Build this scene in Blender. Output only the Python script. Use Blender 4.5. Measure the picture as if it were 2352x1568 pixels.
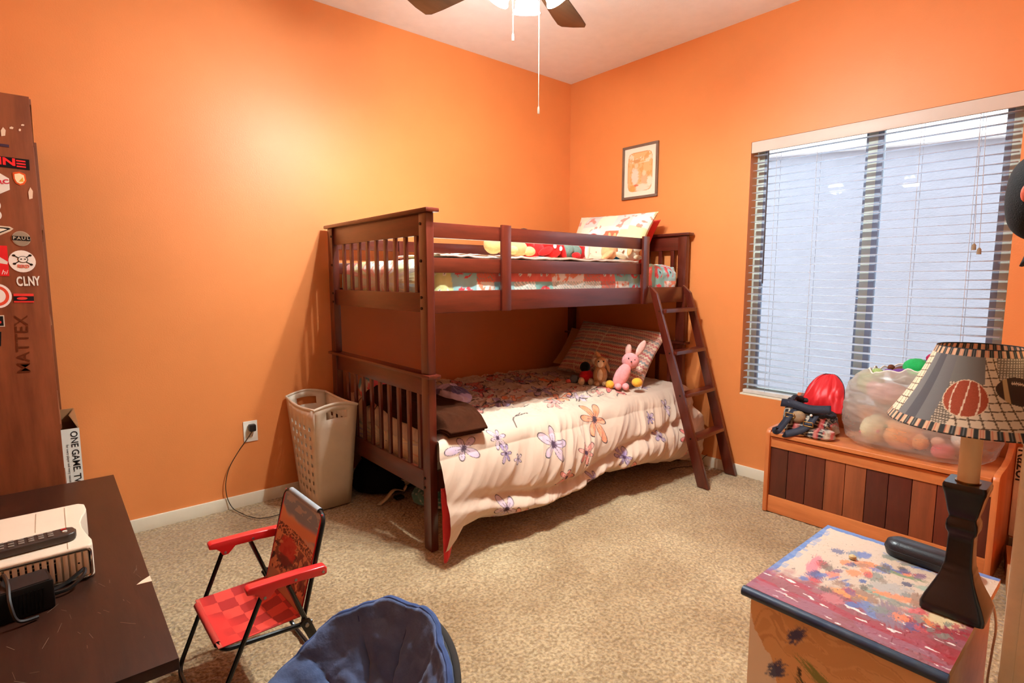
import bpy, bmesh, math, random
import numpy as np
from mathutils import Vector, Matrix, Euler

for _o in list(bpy.data.objects):
    bpy.data.objects.remove(_o)
scene = bpy.context.scene
COL = scene.collection
R = math.radians

# ------------------------------------------------------------------ camera
cam_data = bpy.data.cameras.new('camera')
cam_data.sensor_width = 36.0
cam_data.lens = 1262.79 / 2352 * 36.0
cam_data.clip_start = 0.02
cam = bpy.data.objects.new('camera', cam_data)
COL.objects.link(cam)
cam.location = (-3.2764, -3.1534, 1.23)
cam.rotation_euler = (R(90 - 6.5335), 0.0, R(49.7548 - 90))
scene.camera = cam

# ------------------------------------------------------------------ sky and exposure
world = bpy.data.worlds.new('overcast_sky')
scene.world = world
world.use_nodes = True
_bg = world.node_tree.nodes['Background']
_bg.inputs[0].default_value = (0.88, 0.94, 1.0, 1)
_bg.inputs[1].default_value = 3.1
scene.view_settings.view_transform = 'Standard'
scene.view_settings.look = 'None'
scene.view_settings.gamma = 1.0
scene.view_settings.use_curve_mapping = False
scene.view_settings.exposure = 0.56
FAN_WATTS = 36.0         # each bulb of the ceiling fan

rng = np.random.default_rng(7)
random.seed(7)


def lin(c):
    """sRGB 0-255 -> linear rgb"""
    a = np.asarray(c, float) / 255.0
    return np.where(a <= 0.04045, a / 12.92, ((a + 0.055) / 1.055) ** 2.4)


# ------------------------------------------------------------------ noise (numpy gradient noise)
_perm = np.random.default_rng(3).permutation(256)
_perm = np.concatenate([_perm, _perm, _perm])
_ga = np.random.default_rng(4).uniform(0, 2 * np.pi, 256)


def pn(x, y, seed=0):
    x = np.asarray(x, float) + seed * 17.31
    y = np.asarray(y, float) + seed * 9.77
    xi = np.floor(x).astype(int); yi = np.floor(y).astype(int)
    xf = x - xi; yf = y - yi
    u = xf * xf * xf * (xf * (xf * 6 - 15) + 10)
    v = yf * yf * yf * (yf * (yf * 6 - 15) + 10)

    def g(ix, iy, dx, dy):
        h = _ga[_perm[_perm[ix & 255] + (iy & 255)]]
        return np.cos(h) * dx + np.sin(h) * dy
    a = g(xi, yi, xf, yf); b = g(xi + 1, yi, xf - 1, yf)
    c = g(xi, yi + 1, xf, yf - 1); d = g(xi + 1, yi + 1, xf - 1, yf - 1)
    return (a + u * (b - a)) * (1 - v) + (c + u * (d - c)) * v * 1.0


def fbm(x, y, o=4, seed=0):
    s = 0; a = 1.0
    for i in range(o):
        s = s + a * pn(x * 2 ** i, y * 2 ** i, seed + i * 3)
        a *= 0.5
    return s


def ridged(x, y, o=3, seed=0):
    s = 0; a = 1.0
    for i in range(o):
        s = s + a * (1 - 2.2 * np.abs(pn(x * 2 ** i, y * 2 ** i, seed + i * 5)))
        a *= 0.5
    return s


def sstep(a, b, x):
    t = np.clip((x - a) / (b - a), 0, 1)
    return t * t * (3 - 2 * t)


# ------------------------------------------------------------------ materials
MATS = {}


def _new(name):
    m = bpy.data.materials.new(name); m.use_nodes = True
    nt = m.node_tree
    return m, nt, nt.nodes, nt.links, nt.nodes['Principled BSDF']


def mat(name, col, rough=0.55, var=0.12, scale=12.0, bump=0.0, bscale=150.0, spec=0.4,
        metal=0.0, sheen=0.0, coat=0.0, stretch=(1, 1, 1), col2=None, alpha=None, trans=0.0, dist=0.004):
    if name in MATS:
        return MATS[name]
    m, nt, N, L, b = _new(name)
    c = lin(col)
    tc = N.new('ShaderNodeTexCoord')
    mp = N.new('ShaderNodeMapping'); mp.inputs['Scale'].default_value = stretch
    L.new(tc.outputs['Object'], mp.inputs[0])
    nz = N.new('ShaderNodeTexNoise'); nz.inputs['Scale'].default_value = scale
    nz.inputs['Detail'].default_value = 6; nz.inputs['Roughness'].default_value = 0.6
    L.new(mp.outputs[0], nz.inputs['Vector'])
    rp = N.new('ShaderNodeValToRGB')
    c2 = lin(col2) if col2 is not None else c * (1 - var)
    c1 = c if col2 is not None else np.clip(c * (1 + var), 0, 1)
    rp.color_ramp.elements[0].position = 0.3; rp.color_ramp.elements[1].position = 0.7
    rp.color_ramp.elements[0].color = (*c2, 1); rp.color_ramp.elements[1].color = (*c1, 1)
    L.new(nz.outputs['Fac'], rp.inputs[0]); L.new(rp.outputs[0], b.inputs['Base Color'])
    b.inputs['Roughness'].default_value = rough
    b.inputs['Specular IOR Level'].default_value = spec
    b.inputs['Metallic'].default_value = metal
    if sheen:
        b.inputs['Sheen Weight'].default_value = sheen; b.inputs['Sheen Roughness'].default_value = 0.5
    if coat:
        b.inputs['Coat Weight'].default_value = coat; b.inputs['Coat Roughness'].default_value = 0.22
    if trans:
        b.inputs['Transmission Weight'].default_value = trans
    if bump:
        n2 = N.new('ShaderNodeTexNoise'); n2.inputs['Scale'].default_value = bscale; n2.inputs['Detail'].default_value = 4
        L.new(mp.outputs[0], n2.inputs['Vector'])
        bp = N.new('ShaderNodeBump'); bp.inputs['Strength'].default_value = bump; bp.inputs['Distance'].default_value = dist
        L.new(n2.outputs['Fac'], bp.inputs['Height']); L.new(bp.outputs[0], b.inputs['Normal'])
    MATS[name] = m
    return m


def wood(name, col, col2, rough=0.38, axis='x', scale=5.0, coat=0.25, bump=0.12, spec=0.4):
    st = {'x': (0.12, 1, 1), 'y': (1, 0.12, 1), 'z': (1, 1, 0.12)}[axis]
    st = tuple(s * 3 for s in st)
    return mat(name, col, rough, scale=scale * 2.2, col2=col2, stretch=st, bump=bump, bscale=scale * 14, coat=coat, spec=spec, dist=0.002)


def paintmat(name, rough=0.8, bump=0.15, bscale=500.0, sheen=0.2, spec=0.25, coat=0.0, dist=0.001):
    if name in MATS:
        return MATS[name]
    m, nt, N, L, b = _new(name)
    at = N.new('ShaderNodeAttribute'); at.attribute_name = 'Col'
    L.new(at.outputs['Color'], b.inputs['Base Color'])
    b.inputs['Roughness'].default_value = rough
    b.inputs['Specular IOR Level'].default_value = spec
    if sheen:
        b.inputs['Sheen Weight'].default_value = sheen
    b.inputs['Coat Weight'].default_value = coat
    if bump:
        tc = N.new('ShaderNodeTexCoord')
        n2 = N.new('ShaderNodeTexNoise'); n2.inputs['Scale'].default_value = bscale
        L.new(tc.outputs['Object'], n2.inputs['Vector'])
        bp = N.new('ShaderNodeBump'); bp.inputs['Strength'].default_value = bump; bp.inputs['Distance'].default_value = dist
        L.new(n2.outputs['Fac'], bp.inputs['Height']); L.new(bp.outputs[0], b.inputs['Normal'])
    MATS[name] = m
    return m


def emit(name, col, strength, base=(240, 235, 225)):
    m, nt, N, L, b = _new(name)
    b.inputs['Base Color'].default_value = (*lin(base), 1)
    b.inputs['Emission Color'].default_value = (*lin(col), 1)
    b.inputs['Emission Strength'].default_value = strength
    return m


# ------------------------------------------------------------------ mesh builder
class MB:
    def __init__(s):
        s.v = []; s.f = []; s.c = None

    def box(s, x0, x1, y0, y1, z0, z1):
        i = len(s.v)
        x0, x1 = min(x0, x1), max(x0, x1); y0, y1 = min(y0, y1), max(y0, y1); z0, z1 = min(z0, z1), max(z0, z1)
        s.v += [(x0, y0, z0), (x1, y0, z0), (x1, y1, z0), (x0, y1, z0), (x0, y0, z1), (x1, y0, z1), (x1, y1, z1), (x0, y1, z1)]
        for q in ((0, 3, 2, 1), (4, 5, 6, 7), (0, 1, 5, 4), (1, 2, 6, 5), (2, 3, 7, 6), (3, 0, 4, 7)):
            s.f.append(tuple(i + k for k in q))
        return s

    def hexa(s, p):
        """8 points: bottom quad ccw, top quad ccw"""
        i = len(s.v); s.v += [tuple(q) for q in p]
        for q in ((0, 3, 2, 1), (4, 5, 6, 7), (0, 1, 5, 4), (1, 2, 6, 5), (2, 3, 7, 6), (3, 0, 4, 7)):
            s.f.append(tuple(i + k for k in q))
        return s

    def prism(s, pts, a, b, plane='xz'):
        """extrude a 2D outline; plane 'xz' -> along y, 'yz' -> along x, 'xy' -> along z"""
        i = len(s.v); n = len(pts)
        for t in (a, b):
            for p in pts:
                s.v.append({'xz': (p[0], t, p[1]), 'yz': (t, p[0], p[1]), 'xy': (p[0], p[1], t)}[plane])
        s.f.append(tuple(range(i, i + n))); s.f.append(tuple(range(i + 2 * n - 1, i + n - 1, -1)))
        for k in range(n):
            k2 = (k + 1) % n
            s.f.append((i + k2, i + k, i + n + k, i + n + k2))
        return s

    def tube(s, path, r, n=8, closed=False, cap=True):
        P = [Vector(p) for p in path]; m = len(P); i0 = len(s.v)
        rs = r if hasattr(r, '__len__') else [r] * m
        prev = None
        for k in range(m):
            if closed:
                t = P[(k + 1) % m] - P[k - 1]
            else:
                t = P[min(k + 1, m - 1)] - P[max(k - 1, 0)]
            t.normalize()
            if prev is None:
                a = Vector((0, 0, 1)) if abs(t.z) < 0.9 else Vector((1, 0, 0))
                nx = t.cross(a).normalized()
            else:
                nx = (prev - t * prev.dot(t)).normalized()
            prev = nx; ny = t.cross(nx)
            for j in range(n):
                a = 2 * math.pi * j / n
                s.v.append(tuple(P[k] + (nx * math.cos(a) + ny * math.sin(a)) * rs[k]))
        for k in range(m if closed else m - 1):
            k2 = (k + 1) % m
            for j in range(n):
                j2 = (j + 1) % n
                s.f.append((i0 + k * n + j, i0 + k * n + j2, i0 + k2 * n + j2, i0 + k2 * n + j))
        if cap and not closed:
            s.f.append(tuple(i0 + j for j in range(n - 1, -1, -1)))
            s.f.append(tuple(i0 + (m - 1) * n + j for j in range(n)))
        return s

    def lathe(s, prof, c=(0, 0, 0), n=24, cap=True):
        i0 = len(s.v); m = len(prof)
        for (r, z) in prof:
            for j in range(n):
                a = 2 * math.pi * j / n
                s.v.append((c[0] + r * math.cos(a), c[1] + r * math.sin(a), c[2] + z))
        for k in range(m - 1):
            for j in range(n):
                j2 = (j + 1) % n
                s.f.append((i0 + k * n + j, i0 + k * n + j2, i0 + (k + 1) * n + j2, i0 + (k + 1) * n + j))
        if cap:
            s.f.append(tuple(i0 + j for j in range(n - 1, -1, -1)))
            s.f.append(tuple(i0 + (m - 1) * n + j for j in range(n)))
        return s

    def sqlathe(s, prof, c=(0, 0, 0), cr=0.22, seg=4):
        """square section with rounded corners: prof (half width, z)"""
        i0 = len(s.v); ring = []
        for q in range(4):
            for k in range(seg + 1):
                a = math.pi / 2 * q + math.pi / 2 * k / seg
                cx = (1 - cr) * (1 if q in (0, 3) else -1); cy = (1 - cr) * (1 if q in (0, 1) else -1)
                ring.append((cx + cr * math.cos(a), cy + cr * math.sin(a)))
        n = len(ring)
        for (h, z) in prof:
            for (a, b) in ring:
                s.v.append((c[0] + h * a, c[1] + h * b, c[2] + z))
        for k in range(len(prof) - 1):
            for j in range(n):
                j2 = (j + 1) % n
                s.f.append((i0 + k * n + j, i0 + k * n + j2, i0 + (k + 1) * n + j2, i0 + (k + 1) * n + j))
        s.f.append(tuple(i0 + j for j in range(n - 1, -1, -1)))
        s.f.append(tuple(i0 + (len(prof) - 1) * n + j for j in range(n)))
        return s

    def ell(s, c, r, rot=(0, 0, 0), nu=16, nv=10, lump=0.0, seed=0):
        i0 = len(s.v); M = Euler([R(a) for a in rot]).to_matrix()
        r = r if hasattr(r, '__len__') else (r, r, r)
        rr = random.Random(seed)
        s.v.append(tuple(Vector(c) + M @ Vector((0, 0, r[2]))))
        for k in range(1, nv):
            ph = math.pi * k / nv
            for j in range(nu):
                th = 2 * math.pi * j / nu
                g = 1 + lump * (rr.random() - 0.5)
                p = Vector((r[0] * math.sin(ph) * math.cos(th) * g, r[1] * math.sin(ph) * math.sin(th) * g, r[2] * math.cos(ph) * g))
                s.v.append(tuple(Vector(c) + M @ p))
        s.v.append(tuple(Vector(c) + M @ Vector((0, 0, -r[2]))))
        for j in range(nu):
            j2 = (j + 1) % nu
            s.f.append((i0, i0 + 1 + j, i0 + 1 + j2))
            for k in range(nv - 2):
                a = i0 + 1 + k * nu
                s.f.append((a + j, a + nu + j, a + nu + j2, a + j2))
            a = i0 + 1 + (nv - 2) * nu
            s.f.append((a + j, i0 + 1 + (nv - 1) * nu, a + j2))
        return s

    def grid(s, P, col=None, closeu=False, closev=False, flip=False):
        nu, nv = P.shape[:2]; i0 = len(s.v)
        s.v += [tuple(p) for p in P.reshape(-1, 3)]
        if col is not None:
            c = np.ones((nu * nv, 3)) * col.reshape(-1, 3)
            s.c = c if s.c is None else np.concatenate([s.c, c])
        a = np.arange(nu if closeu else nu - 1); b = np.arange(nv if closev else nv - 1)
        A, B = np.meshgrid(a, b, indexing='ij')
        A2 = (A + 1) % nu; B2 = (B + 1) % nv
        q = np.stack([A * nv + B, A2 * nv + B, A2 * nv + B2, A * nv + B2], -1).reshape(-1, 4) + i0
        if flip:
            q = q[:, ::-1]
        s.f += [tuple(int(t) for t in k) for k in q] if len(q) < 3000 else list(map(tuple, q.tolist()))
        return s

    def xform(s, i0, M):
        for k in range(i0, len(s.v)):
            s.v[k] = tuple(M @ Vector(s.v[k]))
        return s

    def build(s, name, material, parent=None, bevel=0.0, seg=2, smooth=35, solid=0.0, local=False, weld=False, subsurf=0):
        V = np.array(s.v, float)
        me = bpy.data.meshes.new(name)
        if local:
            off = np.zeros(3); loc = (0, 0, 0)
        elif parent is None:
            off = np.array([(V[:, 0].min() + V[:, 0].max()) / 2, (V[:, 1].min() + V[:, 1].max()) / 2, V[:, 2].min()]); loc = tuple(off)
        else:
            off = np.array(wloc(parent)); loc = (0, 0, 0)
        me.from_pydata([tuple(p) for p in (V - off)], [], s.f)
        if s.c is not None:
            at = me.color_attributes.new('Col', 'FLOAT_COLOR', 'POINT')
            c4 = np.ones((len(V), 4), np.float32); c4[:, :3] = s.c
            at.data.foreach_set('color', c4.ravel())
        if bevel or weld:
            bm = bmesh.new(); bm.from_mesh(me)
            if weld:
                bmesh.ops.remove_doubles(bm, verts=bm.verts, dist=1e-5)
            if bevel:
                bmesh.ops.recalc_face_normals(bm, faces=bm.faces)
                ed = [e for e in bm.edges if len(e.link_faces) == 2 and e.calc_face_angle(0) > R(25)]
                bmesh.ops.bevel(bm, geom=ed, offset=bevel, segments=seg, affect='EDGES', profile=0.6, clamp_overlap=True)
            bm.to_mesh(me); bm.free()
        if smooth:
            me.polygons.foreach_set('use_smooth', [True] * len(me.polygons))
            me.set_sharp_from_angle(angle=R(smooth))
        me.update()
        o = bpy.data.objects.new(name, me); COL.objects.link(o)
        o.location = loc
        if parent is not None:
            o.parent = parent
        if material is not None:
            me.materials.append(material)
        if solid:
            md = o.modifiers.new('solid', 'SOLIDIFY'); md.thickness = solid; md.offset = 0
        if subsurf:
            md = o.modifiers.new('sub', 'SUBSURF'); md.levels = subsurf; md.render_levels = subsurf
        return o


def wloc(o):
    p = Vector(o.location)
    while o.parent is not None:
        o = o.parent; p += Vector(o.location)
    return p


def tag(o, label=None, cat=None, group=None, kind=None):
    if label: o['label'] = label
    if cat: o['category'] = cat
    if group: o['group'] = group
    if kind: o['kind'] = kind
    return o


def thing(name, label, cat, loc=(0, 0, 0), group=None):
    o = bpy.data.objects.new(name, None); COL.objects.link(o); o.location = loc
    o.empty_display_size = 0.05
    return tag(o, label, cat, group)


def copy_tree(o, parent=None):
    c = o.copy(); COL.objects.link(c); c.parent = parent
    for ch in list(o.children):
        copy_tree(ch, c)
    return c


def bx(name, m, parent, x0, x1, y0, y1, z0, z1, bevel=0.003):
    return MB().box(x0, x1, y0, y1, z0, z1).build(name, m, parent, bevel=bevel)


def text_mb(txt, size, M, depth=0.0004, align='CENTER', bold=0.0, xs=1.0, shear=0.0):
    """lettering as real thin letters: local text plane xy mapped by matrix M"""
    cu = bpy.data.curves.new('lettering', 'FONT'); cu.body = txt; cu.size = size
    cu.align_x = align; cu.align_y = 'CENTER'; cu.extrude = depth; cu.offset = bold; cu.shear = shear
    cu.resolution_u = 3
    ob = bpy.data.objects.new('lettering', cu)
    me = bpy.data.meshes.new_from_object(ob)
    mb = MB()
    S = Matrix.Diagonal((xs, 1, 1, 1))
    mb.v = [tuple(M @ (S @ v.co)) for v in me.vertices]
    mb.f = [tuple(p.vertices) for p in me.polygons]
    bpy.data.objects.remove(ob); bpy.data.curves.remove(cu); bpy.data.meshes.remove(me)
    return mb


def frame_m(o, xa, ya):
    """matrix with origin o, x axis xa, y axis ya"""
    xa = Vector(xa).normalized(); ya = Vector(ya); ya = (ya - xa * ya.dot(xa)).normalized(); za = xa.cross(ya)
    return Matrix(((xa.x, ya.x, za.x, o[0]), (xa.y, ya.y, za.y, o[1]), (xa.z, ya.z, za.z, o[2]), (0, 0, 0, 1)))


def smooth_path(P, n=8):
    """catmull-rom through points"""
    P = [np.array(p, float) for p in P]; out = []
    for i in range(len(P) - 1):
        p0 = P[max(i - 1, 0)]; p1 = P[i]; p2 = P[i + 1]; p3 = P[min(i + 2, len(P) - 1)]
        for k in range(n):
            t = k / n
            out.append(0.5 * ((2 * p1) + (-p0 + p2) * t + (2 * p0 - 5 * p1 + 4 * p2 - p3) * t * t + (-p0 + 3 * p1 - 3 * p2 + p3) * t ** 3))
    out.append(P[-1])
    return [tuple(p) for p in out]


def round_corners(P, r, n=6):
    """polyline with rounded inner corners"""
    P = [Vector(p) for p in P]; out = [tuple(P[0])]
    for i in range(1, len(P) - 1):
        a = (P[i - 1] - P[i]); b = (P[i + 1] - P[i])
        d = min(r, a.length * 0.49, b.length * 0.49)
        s = P[i] + a.normalized() * d; e = P[i] + b.normalized() * d
        for k in range(n + 1):
            t = k / n
            out.append(tuple((1 - t) ** 2 * s + 2 * t * (1 - t) * P[i] + t * t * e))
    out.append(tuple(P[-1]))
    return out


# ------------------------------------------------------------------ flat print painted on dense cloth meshes
class Print:
    def __init__(s, X, Y, base):
        s.X = X; s.Y = Y; s.C = np.ones(X.shape + (3,)) * lin(base)

    def put(s, m, col, a=1.0, raw=False):
        c = np.asarray(col) if raw else lin(col)
        m = np.clip(np.asarray(m, float) * a, 0, 1)[..., None]
        s.C = s.C * (1 - m) + c * m

    def _near(s, cx, cy, rad):
        """the part of the print within rad of a point, worked on alone"""
        sel = (np.abs(s.X - cx) < rad) & (np.abs(s.Y - cy) < rad)
        p = Print.__new__(Print); p.X = s.X[sel]; p.Y = s.Y[sel]; p.C = s.C[sel]
        return sel, p

    def blob(s, cx, cy, rx, ry, *a, **k):
        sel, p = s._near(cx, cy, 2.2 * max(rx, ry))
        if len(p.X): p._blob(cx, cy, rx, ry, *a, **k); s.C[sel] = p.C

    def line(s, x0, y0, x1, y1, *a, **k):
        sel, p = s._near((x0 + x1) / 2, (y0 + y1) / 2, math.hypot(x1 - x0, y1 - y0) / 2 + .05)
        if len(p.X): p._line(x0, y0, x1, y1, *a, **k); s.C[sel] = p.C

    def flower(s, cx, cy, r, *a, **k):
        sel, p = s._near(cx, cy, 1.6 * r)
        if len(p.X): p._flower(cx, cy, r, *a, **k); s.C[sel] = p.C

    def _blob(s, cx, cy, rx, ry, rot=0, col=(0, 0, 0), soft=0.15, a=1.0, rag=0.0, seed=1):
        c, n = math.cos(R(rot)), math.sin(R(rot))
        x = (s.X - cx) * c + (s.Y - cy) * n; y = -(s.X - cx) * n + (s.Y - cy) * c
        d = np.sqrt((x / rx) ** 2 + (y / ry) ** 2)
        if rag:
            d = d + rag * fbm(x / rx * 1.5 + seed * 3.3, y / ry * 4.0, 4, seed)
        s.put(1 - sstep(1 - soft, 1 + soft, d), col, a)

    def rect(s, x0, x1, y0, y1, col, a=1.0):
        s.put((s.X >= x0) & (s.X <= x1) & (s.Y >= y0) & (s.Y <= y1), col, a)

    def _line(s, x0, y0, x1, y1, w, col, a=1.0, bow=0.0):
        dx, dy = x1 - x0, y1 - y0; L2 = dx * dx + dy * dy + 1e-12; Ln = math.sqrt(L2)
        t = np.clip(((s.X - x0) * dx + (s.Y - y0) * dy) / L2, 0, 1)
        ox, oy = -dy / Ln * bow, dx / Ln * bow
        px = x0 + dx * t + ox * 4 * t * (1 - t); py = y0 + dy * t + oy * 4 * t * (1 - t)
        d = np.hypot(s.X - px, s.Y - py)
        s.put(1 - sstep(w * 0.35, w * 0.75, d), col, a)

    def _flower(s, cx, cy, r, col, n=5, rot=0, center=(70, 35, 60), ink=(45, 25, 30), fill=0.85, sx=1.0, wob=0):
        x = (s.X - cx) / sx; y = s.Y - cy
        rr = np.hypot(x, y) + 1e-9
        m0 = rr < r * 1.4
        th = np.arctan2(y, x) - rot
        k = np.abs(np.cos(n * th / 2)) ** 1.15
        lob = 1 + 0.18 * np.sin(th * 2 + wob) + 0.10 * np.sin(th * 3 + wob * 2.1)
        pr = r * (0.16 + 0.90 * k) * lob
        w = max(0.0040, r * 0.062)
        d = (rr - pr) * (0.35 + 0.65 * k)
        mot = 0.75 + 0.5 * fbm(s.X * 30, s.Y * 30, 2, 5)
        s.put((d < 0) & m0, col, fill * np.clip(mot, 0.4, 1))
        s.put((1 - sstep(w * 0.3, w * 0.8, np.abs(d + w * 0.2))) * m0, ink, 1.0)
        s.put((1 - sstep(0.5 * w, w, np.abs(np.sin(n * th / 2 + math.pi / 2 * 0)) * rr * 0.6)) * (rr < r * 0.5) * 0, ink)
        # stamens
        st = (np.abs(np.sin(n * th * 0.5)) * rr < w * 0.6) & (rr < r * 0.55)
        s.put(st, ink, 0.8)
        s.blob(cx, cy, r * 0.2 * sx, r * 0.2, 0, center, 0.3, 0.95, rag=0.5)
# ================================================================== ROOM
CEIL = 2.745
XW = -3.66           # wall behind the bookshelf and desk
WY0, WY1, WZ0, WZ1 = -2.70, -1.49, 0.512, 2.035   # window opening

wall_m = mat('orange_wall_paint', (226, 136, 74), rough=0.46, var=0.035, scale=3.0, bump=0.22, bscale=160, spec=0.4, dist=0.002)
ceil_m = mat('ceiling_paint', (238, 236, 234), rough=0.85, var=0.03, bump=0.25, bscale=120, spec=0.2, dist=0.003)
trim_m = mat('white_trim_paint', (236, 224, 200), rough=0.4, var=0.03, spec=0.45)


def carpet_mat():
    m, nt, N, L, b = _new('beige_carpet')
    tc = N.new('ShaderNodeTexCoord')
    big = N.new('ShaderNodeTexNoise'); big.inputs['Scale'].default_value = 2.2; big.inputs['Detail'].default_value = 5
    fine = N.new('ShaderNodeTexNoise'); fine.inputs['Scale'].default_value = 85; fine.inputs['Detail'].default_value = 3
    vor = N.new('ShaderNodeTexVoronoi'); vor.inputs['Scale'].default_value = 75
    for n in (big, fine, vor):
        L.new(tc.outputs['Object'], n.inputs['Vector'])
    r1 = N.new('ShaderNodeValToRGB'); r1.color_ramp.elements[0].position = 0.35; r1.color_ramp.elements[1].position = 0.68
    r1.color_ramp.elements[0].color = (*lin((168, 138, 100)), 1); r1.color_ramp.elements[1].color = (*lin((204, 178, 138)), 1)
    L.new(big.outputs['Fac'], r1.inputs[0])
    r2 = N.new('ShaderNodeValToRGB'); r2.color_ramp.elements[0].position = 0.38; r2.color_ramp.elements[1].position = 0.62
    r2.color_ramp.elements[0].color = (0.42, 0.36, 0.30, 1); r2.color_ramp.elements[1].color = (1, 1, 1, 1)
    L.new(fine.outputs['Fac'], r2.inputs[0])
    mx = N.new('ShaderNodeMixRGB'); mx.blend_type = 'MULTIPLY'; mx.inputs[0].default_value = 0.75
    L.new(r1.outputs[0], mx.inputs[1]); L.new(r2.outputs[0], mx.inputs[2])
    L.new(mx.outputs[0], b.inputs['Base Color'])
    b.inputs['Roughness'].default_value = 0.95; b.inputs['Specular IOR Level'].default_value = 0.1
    b.inputs['Sheen Weight'].default_value = 0.3
    bp = N.new('ShaderNodeBump'); bp.inputs['Strength'].default_value = 0.9; bp.inputs['Distance'].default_value = 0.006
    ad = N.new('ShaderNodeMath'); ad.operation = 'SUBTRACT'
    L.new(fine.outputs['Fac'], ad.inputs[0]); L.new(vor.outputs['Distance'], ad.inputs[1])
    L.new(ad.outputs[0], bp.inputs['Height']); L.new(bp.outputs[0], b.inputs['Normal'])
    return m


# floor: carpet with a real uneven pile where the photo looks at it
mb = MB()
xs = np.linspace(XW, 0.0, 520); ys = np.linspace(-3.0, 0.0, 430)
X, Y = np.meshgrid(xs, ys, indexing='ij')
Z = -0.004 + 0.0055 * fbm(X * 45, Y * 45, 2, 2) + 0.003 * fbm(X * 6, Y * 6, 3, 8)
mb.grid(np.stack([X, Y, Z], -1))
mb.box(XW, -1.9, -7.2, -3.0, -0.1, -0.004)
mb.box(XW, 0.0, -3.0, 0.0, -0.1, -0.02)
fl = mb.build('floor', carpet_mat(), smooth=180); tag(fl, kind='structure')

tag(MB().box(XW - .1, 0.12, -7.3, 0.1, CEIL, CEIL + 0.1).build('ceiling', ceil_m, smooth=0), kind='structure')
tag(MB().box(XW - .1, 0.12, 0.0, 0.1, -0.1, CEIL).build('wall_left', wall_m, smooth=0), kind='structure')
wr = MB()
wr.box(0, 0.12, -4.4, WY0, -0.1, CEIL).box(0, 0.12, WY1, 0.0, -0.1, CEIL)
wr.box(0, 0.12, WY0, WY1, -0.1, WZ0).box(0, 0.12, WY0, WY1, WZ1, CEIL)
tag(wr.build('wall_right', wall_m, smooth=0), kind='structure')
hall_m = mat('cream_hall_paint', (232, 224, 210), rough=.7, var=.03)
tag(MB().box(XW - .1, XW, -3.13, 0.0, -0.1, CEIL).build('wall_behind_desk', wall_m, smooth=0), kind='structure')
tag(MB().box(-1.88, 0.0, -3.13, -3.03, -0.1, CEIL).build('wall_front', wall_m, smooth=0), kind='structure')
tag(MB().box(XW - .1, XW, -7.2, -3.13, -0.1, CEIL).build('wall_hall_side', hall_m, smooth=0), kind='structure')
tag(MB().box(XW - .1, -1.78, -7.3, -7.2, -0.1, CEIL).build('wall_hall', hall_m, smooth=0), kind='structure')
tag(MB().box(-1.88, -1.78, -7.2, -3.13, -0.1, CEIL).build('wall_entry', hall_m, smooth=0), kind='structure')

# baseboards: board with a small cap
def baseboard(name, x0, x1, y0, y1):
    m = MB().box(x0, x1, y0, y1, -0.006, 0.062)
    tag(m.build(name, trim_m, bevel=0.004), kind='structure')
baseboard('baseboard_left', XW, 0.0, -0.013, 0.0)
baseboard('baseboard_right', -0.013, 0.0, -3.03, -0.013)
baseboard('baseboard_front', -1.84, -0.013, -3.03, -3.017)
# door trim at the entry beside the camera
jm = MB().box(-1.90, -1.88, -3.145, -3.012, 0.0, 2.06)
jm.box(-1.902, -1.84, -3.03, -3.008, 0.0, 2.06)
tag(jm.build('trim_1', mat('door_trim_paint', (232, 208, 172), rough=0.6, var=0.05, scale=30, bump=0.3, bscale=120, dist=0.002), bevel=0.003), kind='structure')

# ------------------------------------------------------------------ window
frame_m_ = mat('aluminium_frame', (196, 206, 194), rough=0.5, var=0.06, metal=0.0)
sash_m = mat('sash_dark', (150, 164, 184), rough=0.5, var=0.06, metal=0.0)
m, nt, N, L, b = _new('window_glass')
for n in list(N):
    if n.type != 'OUTPUT_MATERIAL': N.remove(n)
out = [n for n in N if n.type == 'OUTPUT_MATERIAL'][0]
tr = N.new('ShaderNodeBsdfTransparent'); tr.inputs[0].default_value = (0.93, 0.96, 0.97, 1)
gl = N.new('ShaderNodeBsdfGlossy'); gl.inputs['Roughness'].default_value = 0.02
mx = N.new('ShaderNodeMixShader'); fr = N.new('ShaderNodeFresnel'); fr.inputs[0].default_value = 1.18
L.new(fr.outputs[0], mx.inputs[0]); L.new(tr.outputs[0], mx.inputs[1]); L.new(gl.outputs[0], mx.inputs[2]); L.new(mx.outputs[0], out.inputs[0])
glass_m = m
win = bpy.data.objects.new('window_1', None); COL.objects.link(win); win.location = (0.1, (WY0 + WY1) / 2, WZ0)
tag(win, kind='structure')
XF = 0.085
def wbar(name, y0, y1, z0, z1, mm, x0=XF, x1=0.12):
    return MB().box(x0, x1, y0, y1, z0, z1).build(name, mm, win, bevel=0.002)
wbar('window_frame', WY1 - 0.045, WY1, WZ0, WZ1, frame_m_)
wbar('window_frame', WY0, WY0 + 0.045, WZ0, WZ1, frame_m_)
wbar('window_frame', WY0 + .045, WY1 - .045, WZ1 - 0.04, WZ1, frame_m_)
wbar('window_frame', WY0 + .045, WY1 - .045, WZ0, WZ0 + 0.04, frame_m_)
wbar('sash_stile', -2.135, -2.085, WZ0 + .04, WZ1 - .04, frame_m_, 0.08, 0.105)
wbar('sash_stile', -2.155, -2.128, WZ0 + .04, WZ1 - .04, sash_m, 0.078, 0.115)
wbar('sash_stile', -2.09, -2.07, WZ0 + .04, WZ1 - .04, sash_m, 0.092, 0.115)
wbar('sash_stile', WY0 + .045, WY0 + .07, WZ0 + .04, WZ1 - .04, sash_m, 0.086, 0.110)
wbar('sash_stile', WY1 - .06, WY1 - .045, WZ0 + .04, WZ1 - .04, sash_m, 0.086, 0.110)
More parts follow.
